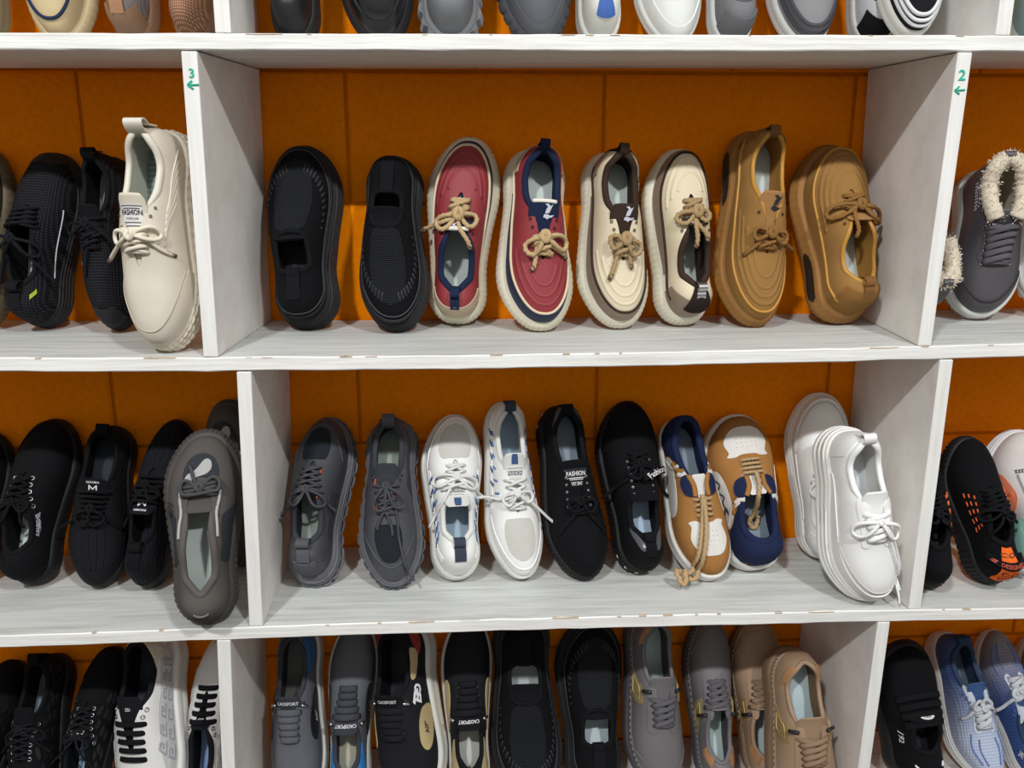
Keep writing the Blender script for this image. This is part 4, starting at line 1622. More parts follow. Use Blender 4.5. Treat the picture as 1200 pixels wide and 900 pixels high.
def d_board(S, dangling=False):
    br, nv, wh = mat('suede', '#a3733f'), mat('cloth', '#1f2848'), mat('leather', '#dcd9d3')
    S.sole(mat('rubber', '#dfddd6'), prof='cup')
    S.upper(br)
    S.inside(nv, mat('insole', '#7d8a96', None))
    S.collar(nv, .0055, smax=S.l.sc + .01, pad=True, sink=.35)
    S.patch([(-.62, .70), (-.56, .73), (-.66, .80), (-.52, .87), (-.3, .90), (0, .905), (.3, .90), (.52, .87), (.66, .80), (.56, .73), (.62, .70), (.40, .695), (.2, .71), (-.2, .71), (-.40, .695)], wh, .0013, 'toe_box')
    L = [[(a_, q), (a_ + .012, q + .003)] for a_ in (-.3, -.15, 0, .15, .3) for q in (.76, .79, .82)]
    S.lines(L, .0007, mat('plain', '#77746d'), 'plan', 'perforations', off=.0012)
    for sg in (1, -1):
        u0 = (lambda q: q) if sg > 0 else (lambda q: 1 - q)
        S.patch([(u0(.17), .02), (u0(.28), .02), (u0(.29), .40), (u0(.20), .62)], wh, .0011, 'side_panel', 'ut')
        S.patch([(u0(-.01), .05), (u0(.14), .05), (u0(.175), .5), (u0(.215), .97), (u0(.12), .99), (u0(-.01), .9)], nv, .0016, 'heel_quarter', 'ut')
        S.line([(u0(.175), .1), (u0(.205), .5), (u0(.24), .97)], .0014, wh, 'ut', 'quarter_stripe', .001, flat=3)
        S.line([(u0(.20), .62), (u0(.235), .8), (u0(.268), .98)], .0014, br, 'ut', 'quarter_trim', .0010, flat=3)
    for sg in (1, -1):
        S.patch([(sg * .27, .545), (sg * .40, .555), (sg * .62, .53), (sg * .72, .46), (sg * .60, .42), (sg * .40, .44), (sg * .27, .49)], nv, .0026, 'eyestay_wing')
        S.line([(sg * .26, .555), (sg * .27, .49), (sg * .42, .43)], .0016, br, 'plan', 'throat_trim', .0030, flat=2.6)
        S.line([(sg * .50, .41), (sg * .66, .415), (sg * .78, .40)], .0014, wh, 'plan', 'collar_stripe', .0016, flat=3)
    S.line([(.80, .12), (.785, .3), (.80, .36), (.775, .22), (.76, .36), (.75, .14), (.735, .3), (.725, .2)], .0012, DARK_INK, 'ut', 'script_mark', .0018)
    S.tongue(wh, tip=.43, w=.014, lift=.006)
    lc = mat('rope', '#b89b74')
    S.laces(lc, n=4, q0=.67, q1=.58, r=.0026, rope=.006, gap=.008, style='bar')
    if dangling:
        pts = [(.05, .56, .010), (.12, .66, .008), (.28, .76, .007), (.48, .85, .007), (.72, .92, .008), (1.0, .97, .006), (1.35, .975, .006), (1.60, .955, .008), (1.74, .985, .010),
               (1.68, 1.03, .010), (1.50, 1.035, .012), (1.42, .99, .015), (1.30, .96, .016)]
        S.cord(pts, .0040, lc, 'loose_lace', rope=.009)
        S.cord([(-.02, .57, .008), (.06, .68, .013), (.18, .78, .013), (.40, .88, .012), (.66, .96, .010), (1.0, 1.015, .008), (1.3, 1.01, .010)], .0036, lc, 'loose_lace', rope=.009)
    else:
        S.cord([(.02, .58, .008), (.05, .50, .006), (-.02, .42, 0.0), (.05, .34, -.03), (-.1, .28, -.045), (.15, .24, -.05), (.3, .30, -.045), (.1, .33, -.04)], .0038, lc, 'loose_lace', rope=.009)
    S.eyelets([(sg * (S.l.R_(q) + .18), q) for q in (.57, .61) for sg in (-1, 1)], mat('plain', '#d9d0c0'), r=.0012)


def d_plat(S, dangling=False):
    w = mat('leather', '#f3f3f1')
    S.sole(mat('rubber', '#eeede8'), prof='ridge', grooves=3)
    S.upper(w)
    S.inside(mat('cloth', '#e2e0dc'), mat('insole', '#cfd3d6'))
    S.collar(w, .0068, smax=S.l.sc + .02)
    S.band(.16, .84, 0, arc(.345, .20, .03, 6), w, .0018, 'toe_guard')
    S.ring(arc(.22, .30, .1, 6), .0010, mat('plain', '#c4c1bb'), 'stitching', .3, .7, off=.0008)
    for sg in (1, -1):
        S.patch([(sg * .24, .66), (sg * .48, .665), (sg * .52, .58), (sg * .66, .42), (sg * .56, .38), (sg * .34, .43), (sg * .22, .54)], w, .0018, 'eyestay')
    S.band(-.12, .12, 0, lambda u: .95 - 2.5 * np.abs(u), w, .0015, 'heel_counter')
    S.tongue(w, w=.021, lift=.010)
    S.laces(mat('cloth', '#f4f4f2'), n=5, q0=.63, q1=.47, r=.0020, flat=1.9, gap=.010, bow=dict(loop=.034, lw=.011, ends=.05 if not dangling else .02, ang=35, eang=75, q=.52, puff=1.5))
    if dangling:
        S.cord([(0, .52, .010), (-.35, .62, .006), (-.62, .76, .006), (-.85, .88, .008), (-1.0, .99, .008), (-1.02, 1.05, .006)], .0018, mat('rope', '#f4f4f2'), 'loose_lace')
        S.cord([(0, .52, .010), (-.42, .60, .010), (-.72, .74, .008), (-.92, .87, .010), (-1.04, .97, .010)], .0018, mat('rope', '#f4f4f2'), 'loose_lace')
    S.tab(w, w=.020, h=.014)


def d_orange_trim(S, tag=False):
    k = K('#0e0f12')
    S.sole(mat('rubber', '#1b1c1f'), prof='ridge', grooves=2, teeth=(64, .0010, 1), mo=mat('rubber', '#c98a4a'), split=.06)
    S.upper(k)
    S.inside(K('#101115'), mat('insole', '#24262c'))
    S.collar(mat('cloth', '#0f1013'), .006, smax=S.l.sc + .02)
    L = []
    for j, t in enumerate((.42, .56, .70)):
        for q in np.linspace(.20, .29, 5):
            L += [[(q + .006 * j, t), (q + .012 + .006 * j, t)], [(1 - q - .006 * j, t), (1 - q - .012 - .006 * j, t)]]
    S.lines(L, .0012, mat('plain', '#e8622a'), name='orange_dashes', off=.0006)
    S.tongue(mat('cloth', '#111216'), w=.022, lift=.012)
    S.laces(mat('rope', '#121317'), n=5, r=.0024, gap=.009, bow=dict(loop=.030, lw=.010, ends=.04, ang=30, eang=60, q=.47))
    if tag:
        tg = S.band(-.06, .025, .05, .95, mat('cloth', '#ee6a25'), .0025, 'heel_tag')
        S.text('C:O', DARK_INK, 'ut', (-.02, .20), .012, 0, parent=tg, off=.004, wid=.02)
        S.text('C:O', DARK_INK, 'ut', (-.02, .38), .010, 0, parent=tg, off=.004, wid=.02)
        S.text('C:O', DARK_INK, 'ut', (-.02, .80), .009, 0, parent=tg, off=.004, wid=.018)
        st = S.band(-.12, .09, .50, .66, mat('cloth', '#14151a'), .0045, 'heel_strap')
        S.text('DESIGNED', mat('plain', '#c8553a'), 'ut', (-.01, .58), .0048, 0, parent=st, off=.0058, wid=.026)
        S.lines([[(-.10, .56), (-.08, .56)], [(-.094, .61), (-.074, .61)]], .0012, mat('plain', '#d0604a'), name='strap_dashes', off=.0052, parent=st)


def d_coral(S):
    S.sole(mat('rubber', '#d9dadd'), prof='ridge', grooves=3)
    S.upper(mat('cloth', '#cfc8c4'))
    S.inside(mat('cloth', '#9fc7bd'), INS_MINT)
    S.collar(mat('cloth', '#a5cfc4'), .006, smax=S.l.sc + .02)
    for sg in (1, -1):
        u0 = (lambda q: q) if sg > 0 else (lambda q: 1 - q)
        S.patch([(u0(.22), .05), (u0(.30), .05), (u0(.33), .35), (u0(.30), .66), (u0(.25), .6), (u0(.21), .3)], mat('cloth', '#dc7f5e'), .0012, 'coral_panel', 'ut')
        S.patch([(u0(.01), .05), (u0(.18), .05), (u0(.21), .5), (u0(.22), .9), (u0(.10), .95), (u0(.01), .9)], mat('cloth', '#9ed0c4'), .0012, 'mint_quarter', 'ut')
        S.line([(u0(.24), .3), (u0(.27), .42), (u0(.285), .54)], .0026, mat('plain', '#c4551f'), 'ut', 'orange_bar', .0016)
    L = []
    for k in range(14):
        a_ = -.55 + 1.1 * k / 13
        L += [[(a_, .70), (a_ + .05, .725)], [(a_ + .05, .70), (a_, .725)]]
    S.lines(L, .0007, mat('plain', '#33363f'), 'plan', 'cross_stitches', off=.0008)
    L = [[(-.55, .55 + .012 * k), (-.48, .558 + .012 * k)] for k in range(12)]
    S.lines(L, .0007, mat('plain', '#33363f'), 'plan', 'cross_stitches', off=.0008)
    S.tongue(mat('mesh', '#bfe0d6', '#8fb8ac', .8), w=.021, lift=.010)
    S.laces(mat('cloth', '#e4dcd8'), n=4, q0=.62, q1=.50, r=.0019, flat=2, gap=.010)
    S.lines([[(-.25, .66), (.1, .655)], [(-.25, .63), (.1, .62)]], .0012, mat('plain', '#d9694a'), 'plan', 'coral_stripes', off=.002)


def d_quilt(S, insole, shine=False, word=None):
    m_ = mat('cloth', '#0d0e11')
    S.sole(mat('rubber', '#16171a'), prof='bulge')
    S.upper(m_)
    S.inside(K('#0f1013'), insole)
    S.collar(mat('cloth', '#0f1013'), .0055, smax=S.l.sc + .02)
    for i, u in enumerate(np.linspace(.10, .32, 7)):
        for j, t in enumerate((.3, .5, .7)):
            for q in (u + .012 * (j % 2), 1 - u - .012 * (j % 2)):
                S.patch([(q - .012, t), (q, t - .08), (q + .012, t), (q, t + .08)], mat('leather', '#121317'), .0018, 'quilt_pad', 'ut', res=3)
    S.band(.36, .64, 0, arc(.15, .45, .05, 5), mat('suede', '#101115'), .0013, 'toe_cap')
    S.tongue(m_, w=.022, lift=.012)
    if word:
        S.text(word, WHITE_INK, 'tongue', (0, .90), .008, 180, parent=S.tg_ob)
    S.laces(mat('rope', '#191a1f'), n=6, q0=.62, q1=.43, r=.0018, gap=.010, eye=SILVER, eye_r=.0026,
            bow=dict(loop=.034, lw=.009, ends=.06, ang=30, eang=60, q=.46))
    S.tab(mat('cloth', '#0f1013'), w=.018, h=.014)


GREEK = [(0, 0), (0, 1), (.8, 1), (.8, .35), (.4, .35), (.4, .68)]


def d_greek(S, insole=INS_BLUE):
    w = mat('leather', '#dcdbd8')
    S.sole(mat('rubber', '#dddcd7'), prof='cup')
    S.upper(w)
    S.inside(mat('cloth', '#101115'), mat('insole', '#2a2e38') if insole is None else insole)
    S.collar(mat('cloth', '#17181d'), .0065, smax=S.l.sc + .03)
    key = mat('plain', '#a9a9ad')
    for sg in (1, -1):
        u0 = (lambda q: q) if sg > 0 else (lambda q: 1 - q)
        S.patch([(u0(.10), .06), (u0(.34), .06), (u0(.345), .30), (u0(.30), .48), (u0(.22), .60), (u0(.14), .62), (u0(.10), .4)], mat('cloth', '#c4c4c6'), .0010, 'side_panel', 'ut')
        L = []
        for k in range(6):
            for j in range(2):
                uu, tt = .115 + .036 * k, .10 + .24 * j
                L.append([(u0(uu + .026 * y), tt + .19 * x) for x, y in GREEK])
        S.lines(L, .0011, key, name='key_pattern', off=.0012, flat=1.5, smooth=False) if False else None
        a = Acc()
        f, fl = S.fmap('ut')
        for pts in L:
            p = np.concatenate([np.linspace(pts[i], pts[i + 1], 4)[:-1] for i in range(len(pts) - 1)] + [np.array(pts[-1:])])
            N = S._n(f, p, fl)
            a.add(*tube(f(p) + N * .0012, .0011, N, seg=5, flat=1.6))
        a.link('key_pattern', key, S.root)
        S.patch([(u0(.0), .1), (u0(.09), .1), (u0(.12), .6), (u0(.16), .95), (u0(.06), .99), (u0(.0), .9)], mat('cloth', '#cfc6b6'), .0013, 'heel_quarter', 'ut')
    S.tongue(mat('cloth', '#16171c'), w=.022, lift=.010)
    S.text('ZD', WHITE_INK, 'tongue', (0, .78), .005, 180, parent=S.tg_ob)
    S.laces(mat('cloth', '#101114'), n=5, q0=.70, q1=.50, r=.0019, flat=2.3, gap=.016, style='bar', arch=.005)
    S.eyelets([(sg * (S.l.R_(q) + .2), q) for q in (.42, .46) for sg in (-1, 1)], mat('metal', '#9a9a9c'), r=.003)


def d_sport(S, main, second, sole, accents, words, insole, lace=None):
    """sport casual with lettered side blades; accents: list of (u0,u1,t0,t1,material) blades on both sides"""
    S.sole(sole, prof='cup')
    S.upper(main)
    S.inside(second, insole)
    S.collar(second, .0055, smax=S.l.sc + .02)
    for (pts, m_, nm) in accents:
        for sg in (1, -1):
            S.patch([(p if sg > 0 else 1 - p, t) for p, t in pts], m_, .0015, nm, 'ut')
    S.tongue(second, tip=.38, w=.024, lift=.014)
    S.text('CAOSPORT', WHITE_INK, 'tongue', (0, .84), .0065, 180, parent=S.tg_ob, wid=.034)
    for (tx, u, t, sz, an, m_, sh) in words:
        S.text(tx, m_, 'ut', (u, t), sz, an, shear=sh, off=.003)
    S.laces(lace or mat('cloth', '#1b1c20'), n=5, q0=.62, q1=.47, r=.0026, flat=2.2, gap=.010, style='bar', arch=.004)
    S.eyelets([(sg * (S.l.R_(q) + .22), q) for q in np.linspace(.42, .6, 5) for sg in (-1, 1)], mat('metal', '#5a5b5f'), r=.0022)
    for sg in (-1, 1):
        a = Acc()
        P = S.at('plan', np.array([[sg * (S.l.R_(.43) + .12), .43], [sg * (S.l.R_(.43) + .30), .435]]), np.array([.004, .004]))
        a.add(*tube(resample(P, 4), .0028, seg=8))
        a.link('cord_clip', SILVER, S.root)


def d_moc(S, c, c2, patch, insole, lace):
    m_ = mat('leather', c, None, 1, .6)
    S.sole(mat('rubber', c2), prof='flat')
    S.upper(m_)
    S.inside(mat('cloth', c2), insole)
    S.collar(m_, .0055, smax=S.l.sc + .03)
    st = mat('plain', '#b5ada0')
    L = []
    for u in np.linspace(.06, .94, 74):
        L.append([(u, .10), (u + .006, .10)])
    S.lines(L, .0009, st, name='welt_stitches', off=.0008)
    S.ring(.14, .0014, m_, 'welt_ridge')
    for sg in (1, -1):
        S.patch([(sg * .26, .655), (sg * .56, .65), (sg * .60, .55), (sg * .62, .44), (sg * .52, .40), (sg * .34, .42), (sg * .24, .52)], m_, .0016, 'eyestay')
        u0 = (lambda q: q) if sg > 0 else (lambda q: 1 - q)
        lb = S.patch([(u0(.185), .22), (u0(.235), .18), (u0(.285), .70), (u0(.245), .74)], mat('leather', patch), .0015, 'side_label', 'ut', smooth=False)
        S.line([(u0(.203), .30), (u0(.232), .27), (u0(.268), .62), (u0(.244), .65), (u0(.203), .30)], .0008, mat('plain', '#c9b978'), 'ut', 'label_frame', .0018, smooth=False, parent=lb)
        S.band(*((.075, .145) if sg > 0 else (.855, .925)), .70, .985, mat('leather', '#a5774f'), .0026, 'collar_patch')
        S.line([(u0(.32), .05), (u0(.37), .3), (u0(.42), .38), (u0(.5), .4)], .0011, m_, 'ut', 'toe_seam', .0006)
    S.tongue(m_, w=.023, lift=.012)
    S.laces(mat('cloth', lace), n=5, q0=.62, q1=.47, r=.0020, flat=2.0, gap=.011, eye=mat('plain', '#2a2624'), eye_r=.0022, arch=.004)
    for sg in (-1, 1):
        a = Acc()
        P = S.at('plan', np.array([[sg * (S.l.R_(.44) + .10), .43], [sg * (S.l.R_(.44) + .34), .425]]), np.array([.005, .008]))
        a.add(*tube(resample(P, 4), .0030, seg=8))
        a.link('cord_clip', mat('gloss', '#1d1d1f'), S.root)


def d_black_band(S):
    k = K('#0d0e11')
    S.sole(mat('rubber', '#121316'), prof='bulge')
    S.upper(k)
    S.inside(K('#0f1014'), mat('insole', '#15171d'))
    S.collar(mat('cloth', '#0f1013'), .006, smax=S.l.sc + .04)
    for q in (.48, .54, .60, .66):
        S.line([(-.75, q - .02), (-.3, q), (.3, q), (.75, q - .02)], .0030, mat('cloth', '#101115'), 'plan', 'elastic_band', .0015, flat=2.2)
    S.tongue(mat('cloth', '#101115'), w=.028, lift=.014, thick=.007)
    ell = [[(math.cos(a) * 1.0, math.sin(a) * .55) for a in np.linspace(0, 2 * PI, 18, endpoint=False)]]
    e = S.shape(ell, WHITE_INK, 'tongue', (0, .84), .012, 180, 'tongue_badge', parent=S.tg_ob)
    S.text('ZKI', DARK_INK, 'tongue', (0, .84), .006, 180, parent=S.tg_ob, off=.0022)
    S.text('192', WHITE_INK, 'ut', (.80, .52), .012, 0)
    S.text('DESIGNED', WHITE_INK, 'ut', (0.0, .62), .007, 0, wid=.034)
    S.lines([[(-.085, .64), (-.065, .62)], [(.065, .62), (.085, .64)]], .0018, WHITE_INK, name='heel_dashes', off=.001)


def d_blue_fade(S, ca, cb, y0, y1, pale='#c3cad4', word=False):
    S.sole(mat('rubber', '#d5d4d0'), prof='ridge', grooves=3)
    S.upper(fade_mat(ca, cb, y0, y1))
    S.inside(mat('cloth', '#33435c'), mat('insole', '#5f6e78'))
    S.collar(mat('cloth', '#2f3f5a'), .0062, smax=S.l.sc + .02)
    pl = mat('cloth', pale)
    for sg in (1, -1):
        S.patch([(sg * .22, .67), (sg * .46, .66), (sg * .44, .54), (sg * .62, .38), (sg * .54, .355), (sg * .30, .42), (sg * .21, .52)], pl, .0014, 'eyestay')
        L = []
        for k in range(9):
            q = .40 + .030 * k
            a_ = S.l.R_(q) + .10
            L += [[(sg * a_, q), (sg * (a_ + .10), q + .02)], [(sg * (a_ + .10), q), (sg * a_, q + .02)]]
        S.lines(L, .0008, mat('plain', '#4a6496'), 'plan', 'cross_stitches', off=.0018)
        S.lines([[(sg * .35, .72), (sg * .42, .80), (sg * .30, .90)], [(sg * .60, .68), (sg * .68, .78), (sg * .52, .89)]], .0014, mat('plain', '#5874ad'), 'plan', 'vamp_piping', off=.0004)
    if word:
        S.text('JE', WHITE_INK, 'ut', (.88, .40), .014, 0)
    S.tongue(mat('cloth', '#3a5280'), w=.021, lift=.010)
    S.laces(mat('cloth', '#c3c7cc'), n=4, q0=.64, q1=.50, r=.0021, flat=2.0, gap=.010, bow=dict(loop=.024, lw=.010, ends=.035, ang=-35, eang=35, q=.52, puff=1.5))
    S.tab(mat('cloth', '#2f3f5a'), w=.024, h=.010)


def d_plain_leather(S, c, sole, collar, insole, lace=None, guard=None, pipe=None, toe=None, prof='cup', stripes=None, teeth=None, loop=None):
    S.sole(mat('rubber', sole), prof=prof, teeth=teeth)
    S.upper(c)
    S.inside(mat('cloth', collar), insole)
    S.collar(mat('cloth', collar), .0062, smax=S.l.sc + .02)
    if guard:
        S.band(.26, .74, 0, arc(.25, .30, .04, 6), guard, .0018, 'toe_guard')
    if pipe:
        S.ring(arc(.26, .36, .1, 6), .0024, pipe, 'toe_piping', .24, .76, off=.001)
    if toe:
        S.band(-.09, .09, 0, .55, toe, .0018, 'heel_counter')
    if stripes:
        for k in range(3):
            S.ring(arc(.30, .12 + .10 * k, .05, 6), .0028, stripes, 'toe_stripe', .22, .78, off=.0006)
    S.tongue(c, w=.022, lift=.010)
    S.laces(mat('rope', lace or collar), n=5, r=.0024, gap=.009)
    if loop:
        S.tab(loop, w=.018, h=.010, down=.03)


# ------------------------------------------------------------------ shoes: row by row, left to right
def shoe(key, name, label, spec, group, mirror=1, **over):
    sp = dict(SPEC[spec])
    sp['mirror'] = mirror
    if POSE[key][4] < 0 and spec != 'slip':
        sp['a'] = max(.045, sp['a'] - .055)      # pulled-up heel collar on the shoes standing on their toes
        sp['ht'] = [(p, h + .010 * max(0, 1 - p / .2)) for p, h in sp.get('ht', HT_LOW)]
    if POSE[key][4] > 0 and spec not in ('slip', 'grey', 'knitup', 'runheel'):
        sp['a'] += .045                          # collar sagging forward on the shoes standing on their heels
        sp['sc'] = sp.get('sc', .42) + .035
        sp['b'] += .02
        sp['rim'] = [(p_ + .035 if .2 < p_ < .9 else p_, h_) for p_, h_ in sp.get('rim', RIM_LACE)]
    sp.update(over)
    return Shoe(name, label, sp, POSE[key], group)


# top row (only the lower ends are in view)
G1 = 'shoes on the top shelf'
S = shoe('r1a', 'sneaker', 'olive beige sneaker cut by the left edge on the top shelf', 'board', G1)
d_plain_leather(S, mat('suede', '#8d8467'), '#8f876d', '#5d5645', INS_GREY)
S = shoe('r1b', 'sneaker', 'cream beige chunky sneaker with navy toe piping, toe down on top shelf', 'skate', G1, -1)
d_plain_leather(S, mat('leather', '#c6b189'), '#c9b58f', '#6d6250', INS_MINT, pipe=mat('cloth', '#22304a'), prof='bulge', teeth=(60, .0006, 1))
S = shoe('r1c', 'knit_sneaker', 'brown and grey knit sneaker with tan pull tab, heel down on top shelf', 'run', G1)
d_plain_leather(S, mat('mesh', '#8a6a52', '#5f4636', .9), '#93725a', '#5f5a58', mat('insole', '#6e6660'), toe=mat('leather', '#8f6f57'), prof='bulge', loop=mat('cloth', '#a07a5c'))
S.band(.04, .2, .1, .8, mat('mesh', '#7b7577', '#5a5557', .7), .0014, 'grey_quarter')
S = shoe('r1d', 'knit_sneaker', 'brown perforated knit sneaker beside the upper left divider', 'run', G1, -1)
d_plain_leather(S, mat('mesh', '#8b6550', '#c59a7c', 1.0), '#8b6a55', '#6d5546', mat('insole', '#7a6a60'), prof='bulge')
S = shoe('r1e', 'dress_shoe', 'black matte casual shoe, heel down right of the upper left divider', 'plat', G1)
d_plain_leather(S, mat('leather', '#1b1b1d'), '#2c2c2f', '#17171a', mat('insole', '#333439'), prof='bulge')
S = shoe('r1f', 'dress_shoe', 'glossy black leather shoe with smooth round toe, toe down on top shelf', 'plat', G1, -1)
d_plain_leather(S, mat('gloss', '#19191b'), '#29292c', '#17171a', mat('insole', '#333439'), guard=mat('gloss', '#1b1b1e', None, 1, .3), prof='bulge')
S = shoe('r1g', 'hiking_shoe', 'grey shoe with deep rubber lugs wrapping the heel on top shelf', 'trail', G1)
d_plain_leather(S, mat('leather', '#77787c'), '#7e7f83', '#55565a', INS_GREY, prof='ridge', teeth=(30, .0026, 1))
S = shoe('r1h', 'hiking_shoe', 'dark slate grey shoe with mesh toe, toe down on top shelf', 'trail', G1, -1)
d_plain_leather(S, mat('leather', '#56585e'), '#4b4d52', '#3a3c41', INS_GREY, guard=mat('leather', '#5a5c62'), prof='bulge', teeth=(40, .002, 1))
S = shoe('r1i', 'sneaker', 'white sneaker with bright blue heel patch on top shelf', 'white', G1)
d_plain_leather(S, mat('leather', '#dcdbd2'), '#d9d8d0', '#4e6fae', INS_BLUE, prof='cup')
S.band(-.045, .045, .5, .98, mat('cloth', '#4666a8'), .0025, 'heel_patch')
S = shoe('r1j', 'sneaker', 'plain white leather sneaker with broad tongue, toe down on top shelf', 'white', G1, -1)
d_plain_leather(S, mat('leather', '#dfe0dc'), '#dcdcd6', '#d0d2d0', INS_MINT, guard=mat('leather', '#dfe0dc'), prof='cup')
S = shoe('r1k', 'sneaker', 'white soled sneaker with solid grey heel on top shelf', 'board', G1)
d_plain_leather(S, mat('cloth', '#77777a'), '#d9dad9', '#5c5d66', INS_GREY, toe=mat('cloth', '#6d6d70'), prof='cup')
S = shoe('r1l', 'sneaker', 'white soled sneaker with grey and black rings round the toe on top shelf', 'board', G1, -1)
d_plain_leather(S, mat('cloth', '#8c8c8e'), '#dcdcd8', '#5c5d66', INS_GREY, stripes=mat('cloth', '#4b4b50'), prof='cup')
S = shoe('r1m', 'sneaker', 'white sneaker with black side panel, behind the striped toe on top shelf', 'board', G1)
d_plain_leather(S, mat('leather', '#cfd1d4'), '#d3d4d4', '#1a1a1d', INS_GREY, toe=mat('cloth', '#17171a'), prof='cup')
S.band(.02, .3, 0, .5, mat('cloth', '#17171a'), .0016, 'side_panel')
S = shoe('r1n', 'sneaker', 'white soled black sneaker with white stripes round the toe on top shelf', 'board', G1, -1)
d_plain_leather(S, mat('cloth', '#1d1d20'), '#dedcd4', '#17171a', INS_GREY, stripes=mat('leather', '#d9dadb'), prof='cup')
S = shoe('r1o', 'sneaker', 'white and teal sneaker right of the upper right divider', 'board', G1)
d_plain_leather(S, mat('cloth', '#7fa3a6'), '#d5dbda', '#20181c', INS_MINT, prof='cup')

# second row, left bay
G2 = 'shoes on the second shelf'
S = shoe('r2a', 'sneaker', 'dark olive brown sneaker cut by the left edge on second shelf', 'plat', G2)
d_plain_leather(S, mat('suede', '#3f382b'), '#6b604b', '#1c1a16', mat('insole', '#26231d'), prof='bulge', teeth=(60, .0007, 1))
S = shoe('r2b', 'knit_sneaker', 'black knit sneaker with grey insole, toe up beside the cream pair mate', 'knitup', G2)
S.root['label'] = 'black knit lace-up sneaker, toe up, white-grey insole showing, far left second shelf'
d_knit_black(S, mat('insole', '#c4c6c6'))
S = shoe('r2c', 'knit_sneaker', 'black knit lace-up sneaker, toe down, half hidden behind the cream sneaker', 'knit', G2, -1)
d_knit_black(S, mat('insole', '#8f9192'))
S = shoe('r2d', 'chunky_sneaker', 'cream leather sneaker with FASHION tongue label standing at the shelf front', 'chunky', G2, -1)
d_cream_chunky(S)

# second row, middle bay
S = shoe('r2e', 'slip_on_shoe', 'black knit slip-on, toe up, first from left divider on second shelf', 'slip', G2)
d_slip(S, mat('insole', '#1c1d21'))
S = shoe('r2f', 'slip_on_shoe', 'black knit slip-on, toe down, between black slip-on and red sneaker', 'slip', G2, -1)
d_slip(S, mat('insole', '#1c1d21'))
RED, NAVY, BEIGE = mat('leather', '#8e2f35', None, 1, .6), mat('cloth', '#1d2742'), mat('cloth', '#d9c8ab')
CREAM_SOLE = mat('rubber', '#ddd6c0')
for key, lab, mir in (('r2g', 'red sneaker with navy collar and cream sole, toe up', 1), ('r2h', 'red sneaker with navy tongue and heel tab, toe down', -1)):
    S = shoe(key, 'lace_up_sneaker', lab, 'skate', G2, mir)
    d_skate(S, RED, mat('leather', '#1f2a47', None, 1, .6), BEIGE, NAVY, mat('suede', '#bfae96'), NAVY, mat('cloth', '#e9e2d6'), mat('rope', '#bfa57c'), CREAM_SOLE, mat('plain', '#c9cbd8'), heelband=None, tab=NAVY)
CRM, TAUPE, DKB = mat('leather', '#dccfb2', None, 1, .6), mat('leather', '#8d7b6b'), mat('cloth', '#3a2d25')
for key, lab, mir in (('r2i', 'cream sneaker with brown collar and taupe toe band, toe down', -1), ('r2j', 'cream sneaker with dark brown heel patch, toe up beside brown pair', 1)):
    S = shoe(key, 'lace_up_sneaker', lab, 'skate', G2, mir)
    d_skate(S, CRM, TAUPE, DKB, DKB, TAUPE, DKB, None, mat('rope', '#a98f68'), mat('rubber', '#dcd6c2'), mat('plain', '#c9cbd8'), heelband=mat('suede', '#2b211c'), tab=mat('cloth', '#4a3a2e') if mir < 0 else SILVER)
S = shoe('r2k', 'lace_up_sneaker', 'caramel brown chunky sneaker, toe down, next to cream pair', 'brown', G2, -1)
d_brown(S)
S = shoe('r2l', 'lace_up_sneaker', 'caramel brown chunky sneaker, toe up, against right divider', 'brown', G2, 1)
d_brown(S, False)

# second row, right bay
S = shoe('r2m', 'winter_boot', 'grey winter boot with white fur cuff and white sole, right bay', 'boot', G2, 1)
d_boot(S, side=True)
S = shoe('r2n', 'winter_boot', 'black boot with white lugged sole cut by the right edge', 'boot', G2, -1)
d_boot(S, '#1b1c22', '#dcdcda', False)
S = shoe('r2p', 'winter_boot', 'fur-lined grey boot, toe up, mostly hidden behind the right divider', 'boot', G2, -1)
d_boot(S)

# third row, left bay
G3 = 'shoes on the third shelf'
S = shoe('r3a', 'sneaker', 'black sneaker cut by the left edge on third shelf', 'canvas', G3)
d_canvas(S, eye=False, insole=mat('insole', '#333'.replace('#333', '#333338')))
S = shoe('r3b', 'sneaker', 'black casual shoe with white side lettering and mint insole, toe up', 'canvas', G3)
d_canvas(S, side=[('IUANBISHIE', .20, .74, .0065, 0, .036), ('C.J001', .195, .64, .0055, 0, .018)])
S = shoe('r3c', 'knit_sneaker', 'black knit sneaker with white M on the tongue, toe down', 'knit', G3, -1)
d_letter_m(S)
S = shoe('r3d', 'knit_sneaker', 'black knit sneaker with upside-down M, toe up behind dark grey sneaker', 'knitup', G3)
d_letter_m(S)
S = shoe('r3e', 'chunky_sneaker', 'dark grey chunky sneaker with mint insole standing at the shelf front', 'grey', G3)
d_darkgrey(S)
S = shoe('r3f', 'chunky_sneaker', 'dark grey sneaker behind, toe peeking out beside left divider, third shelf', 'grey', G3, -1)
d_darkgrey(S, False)

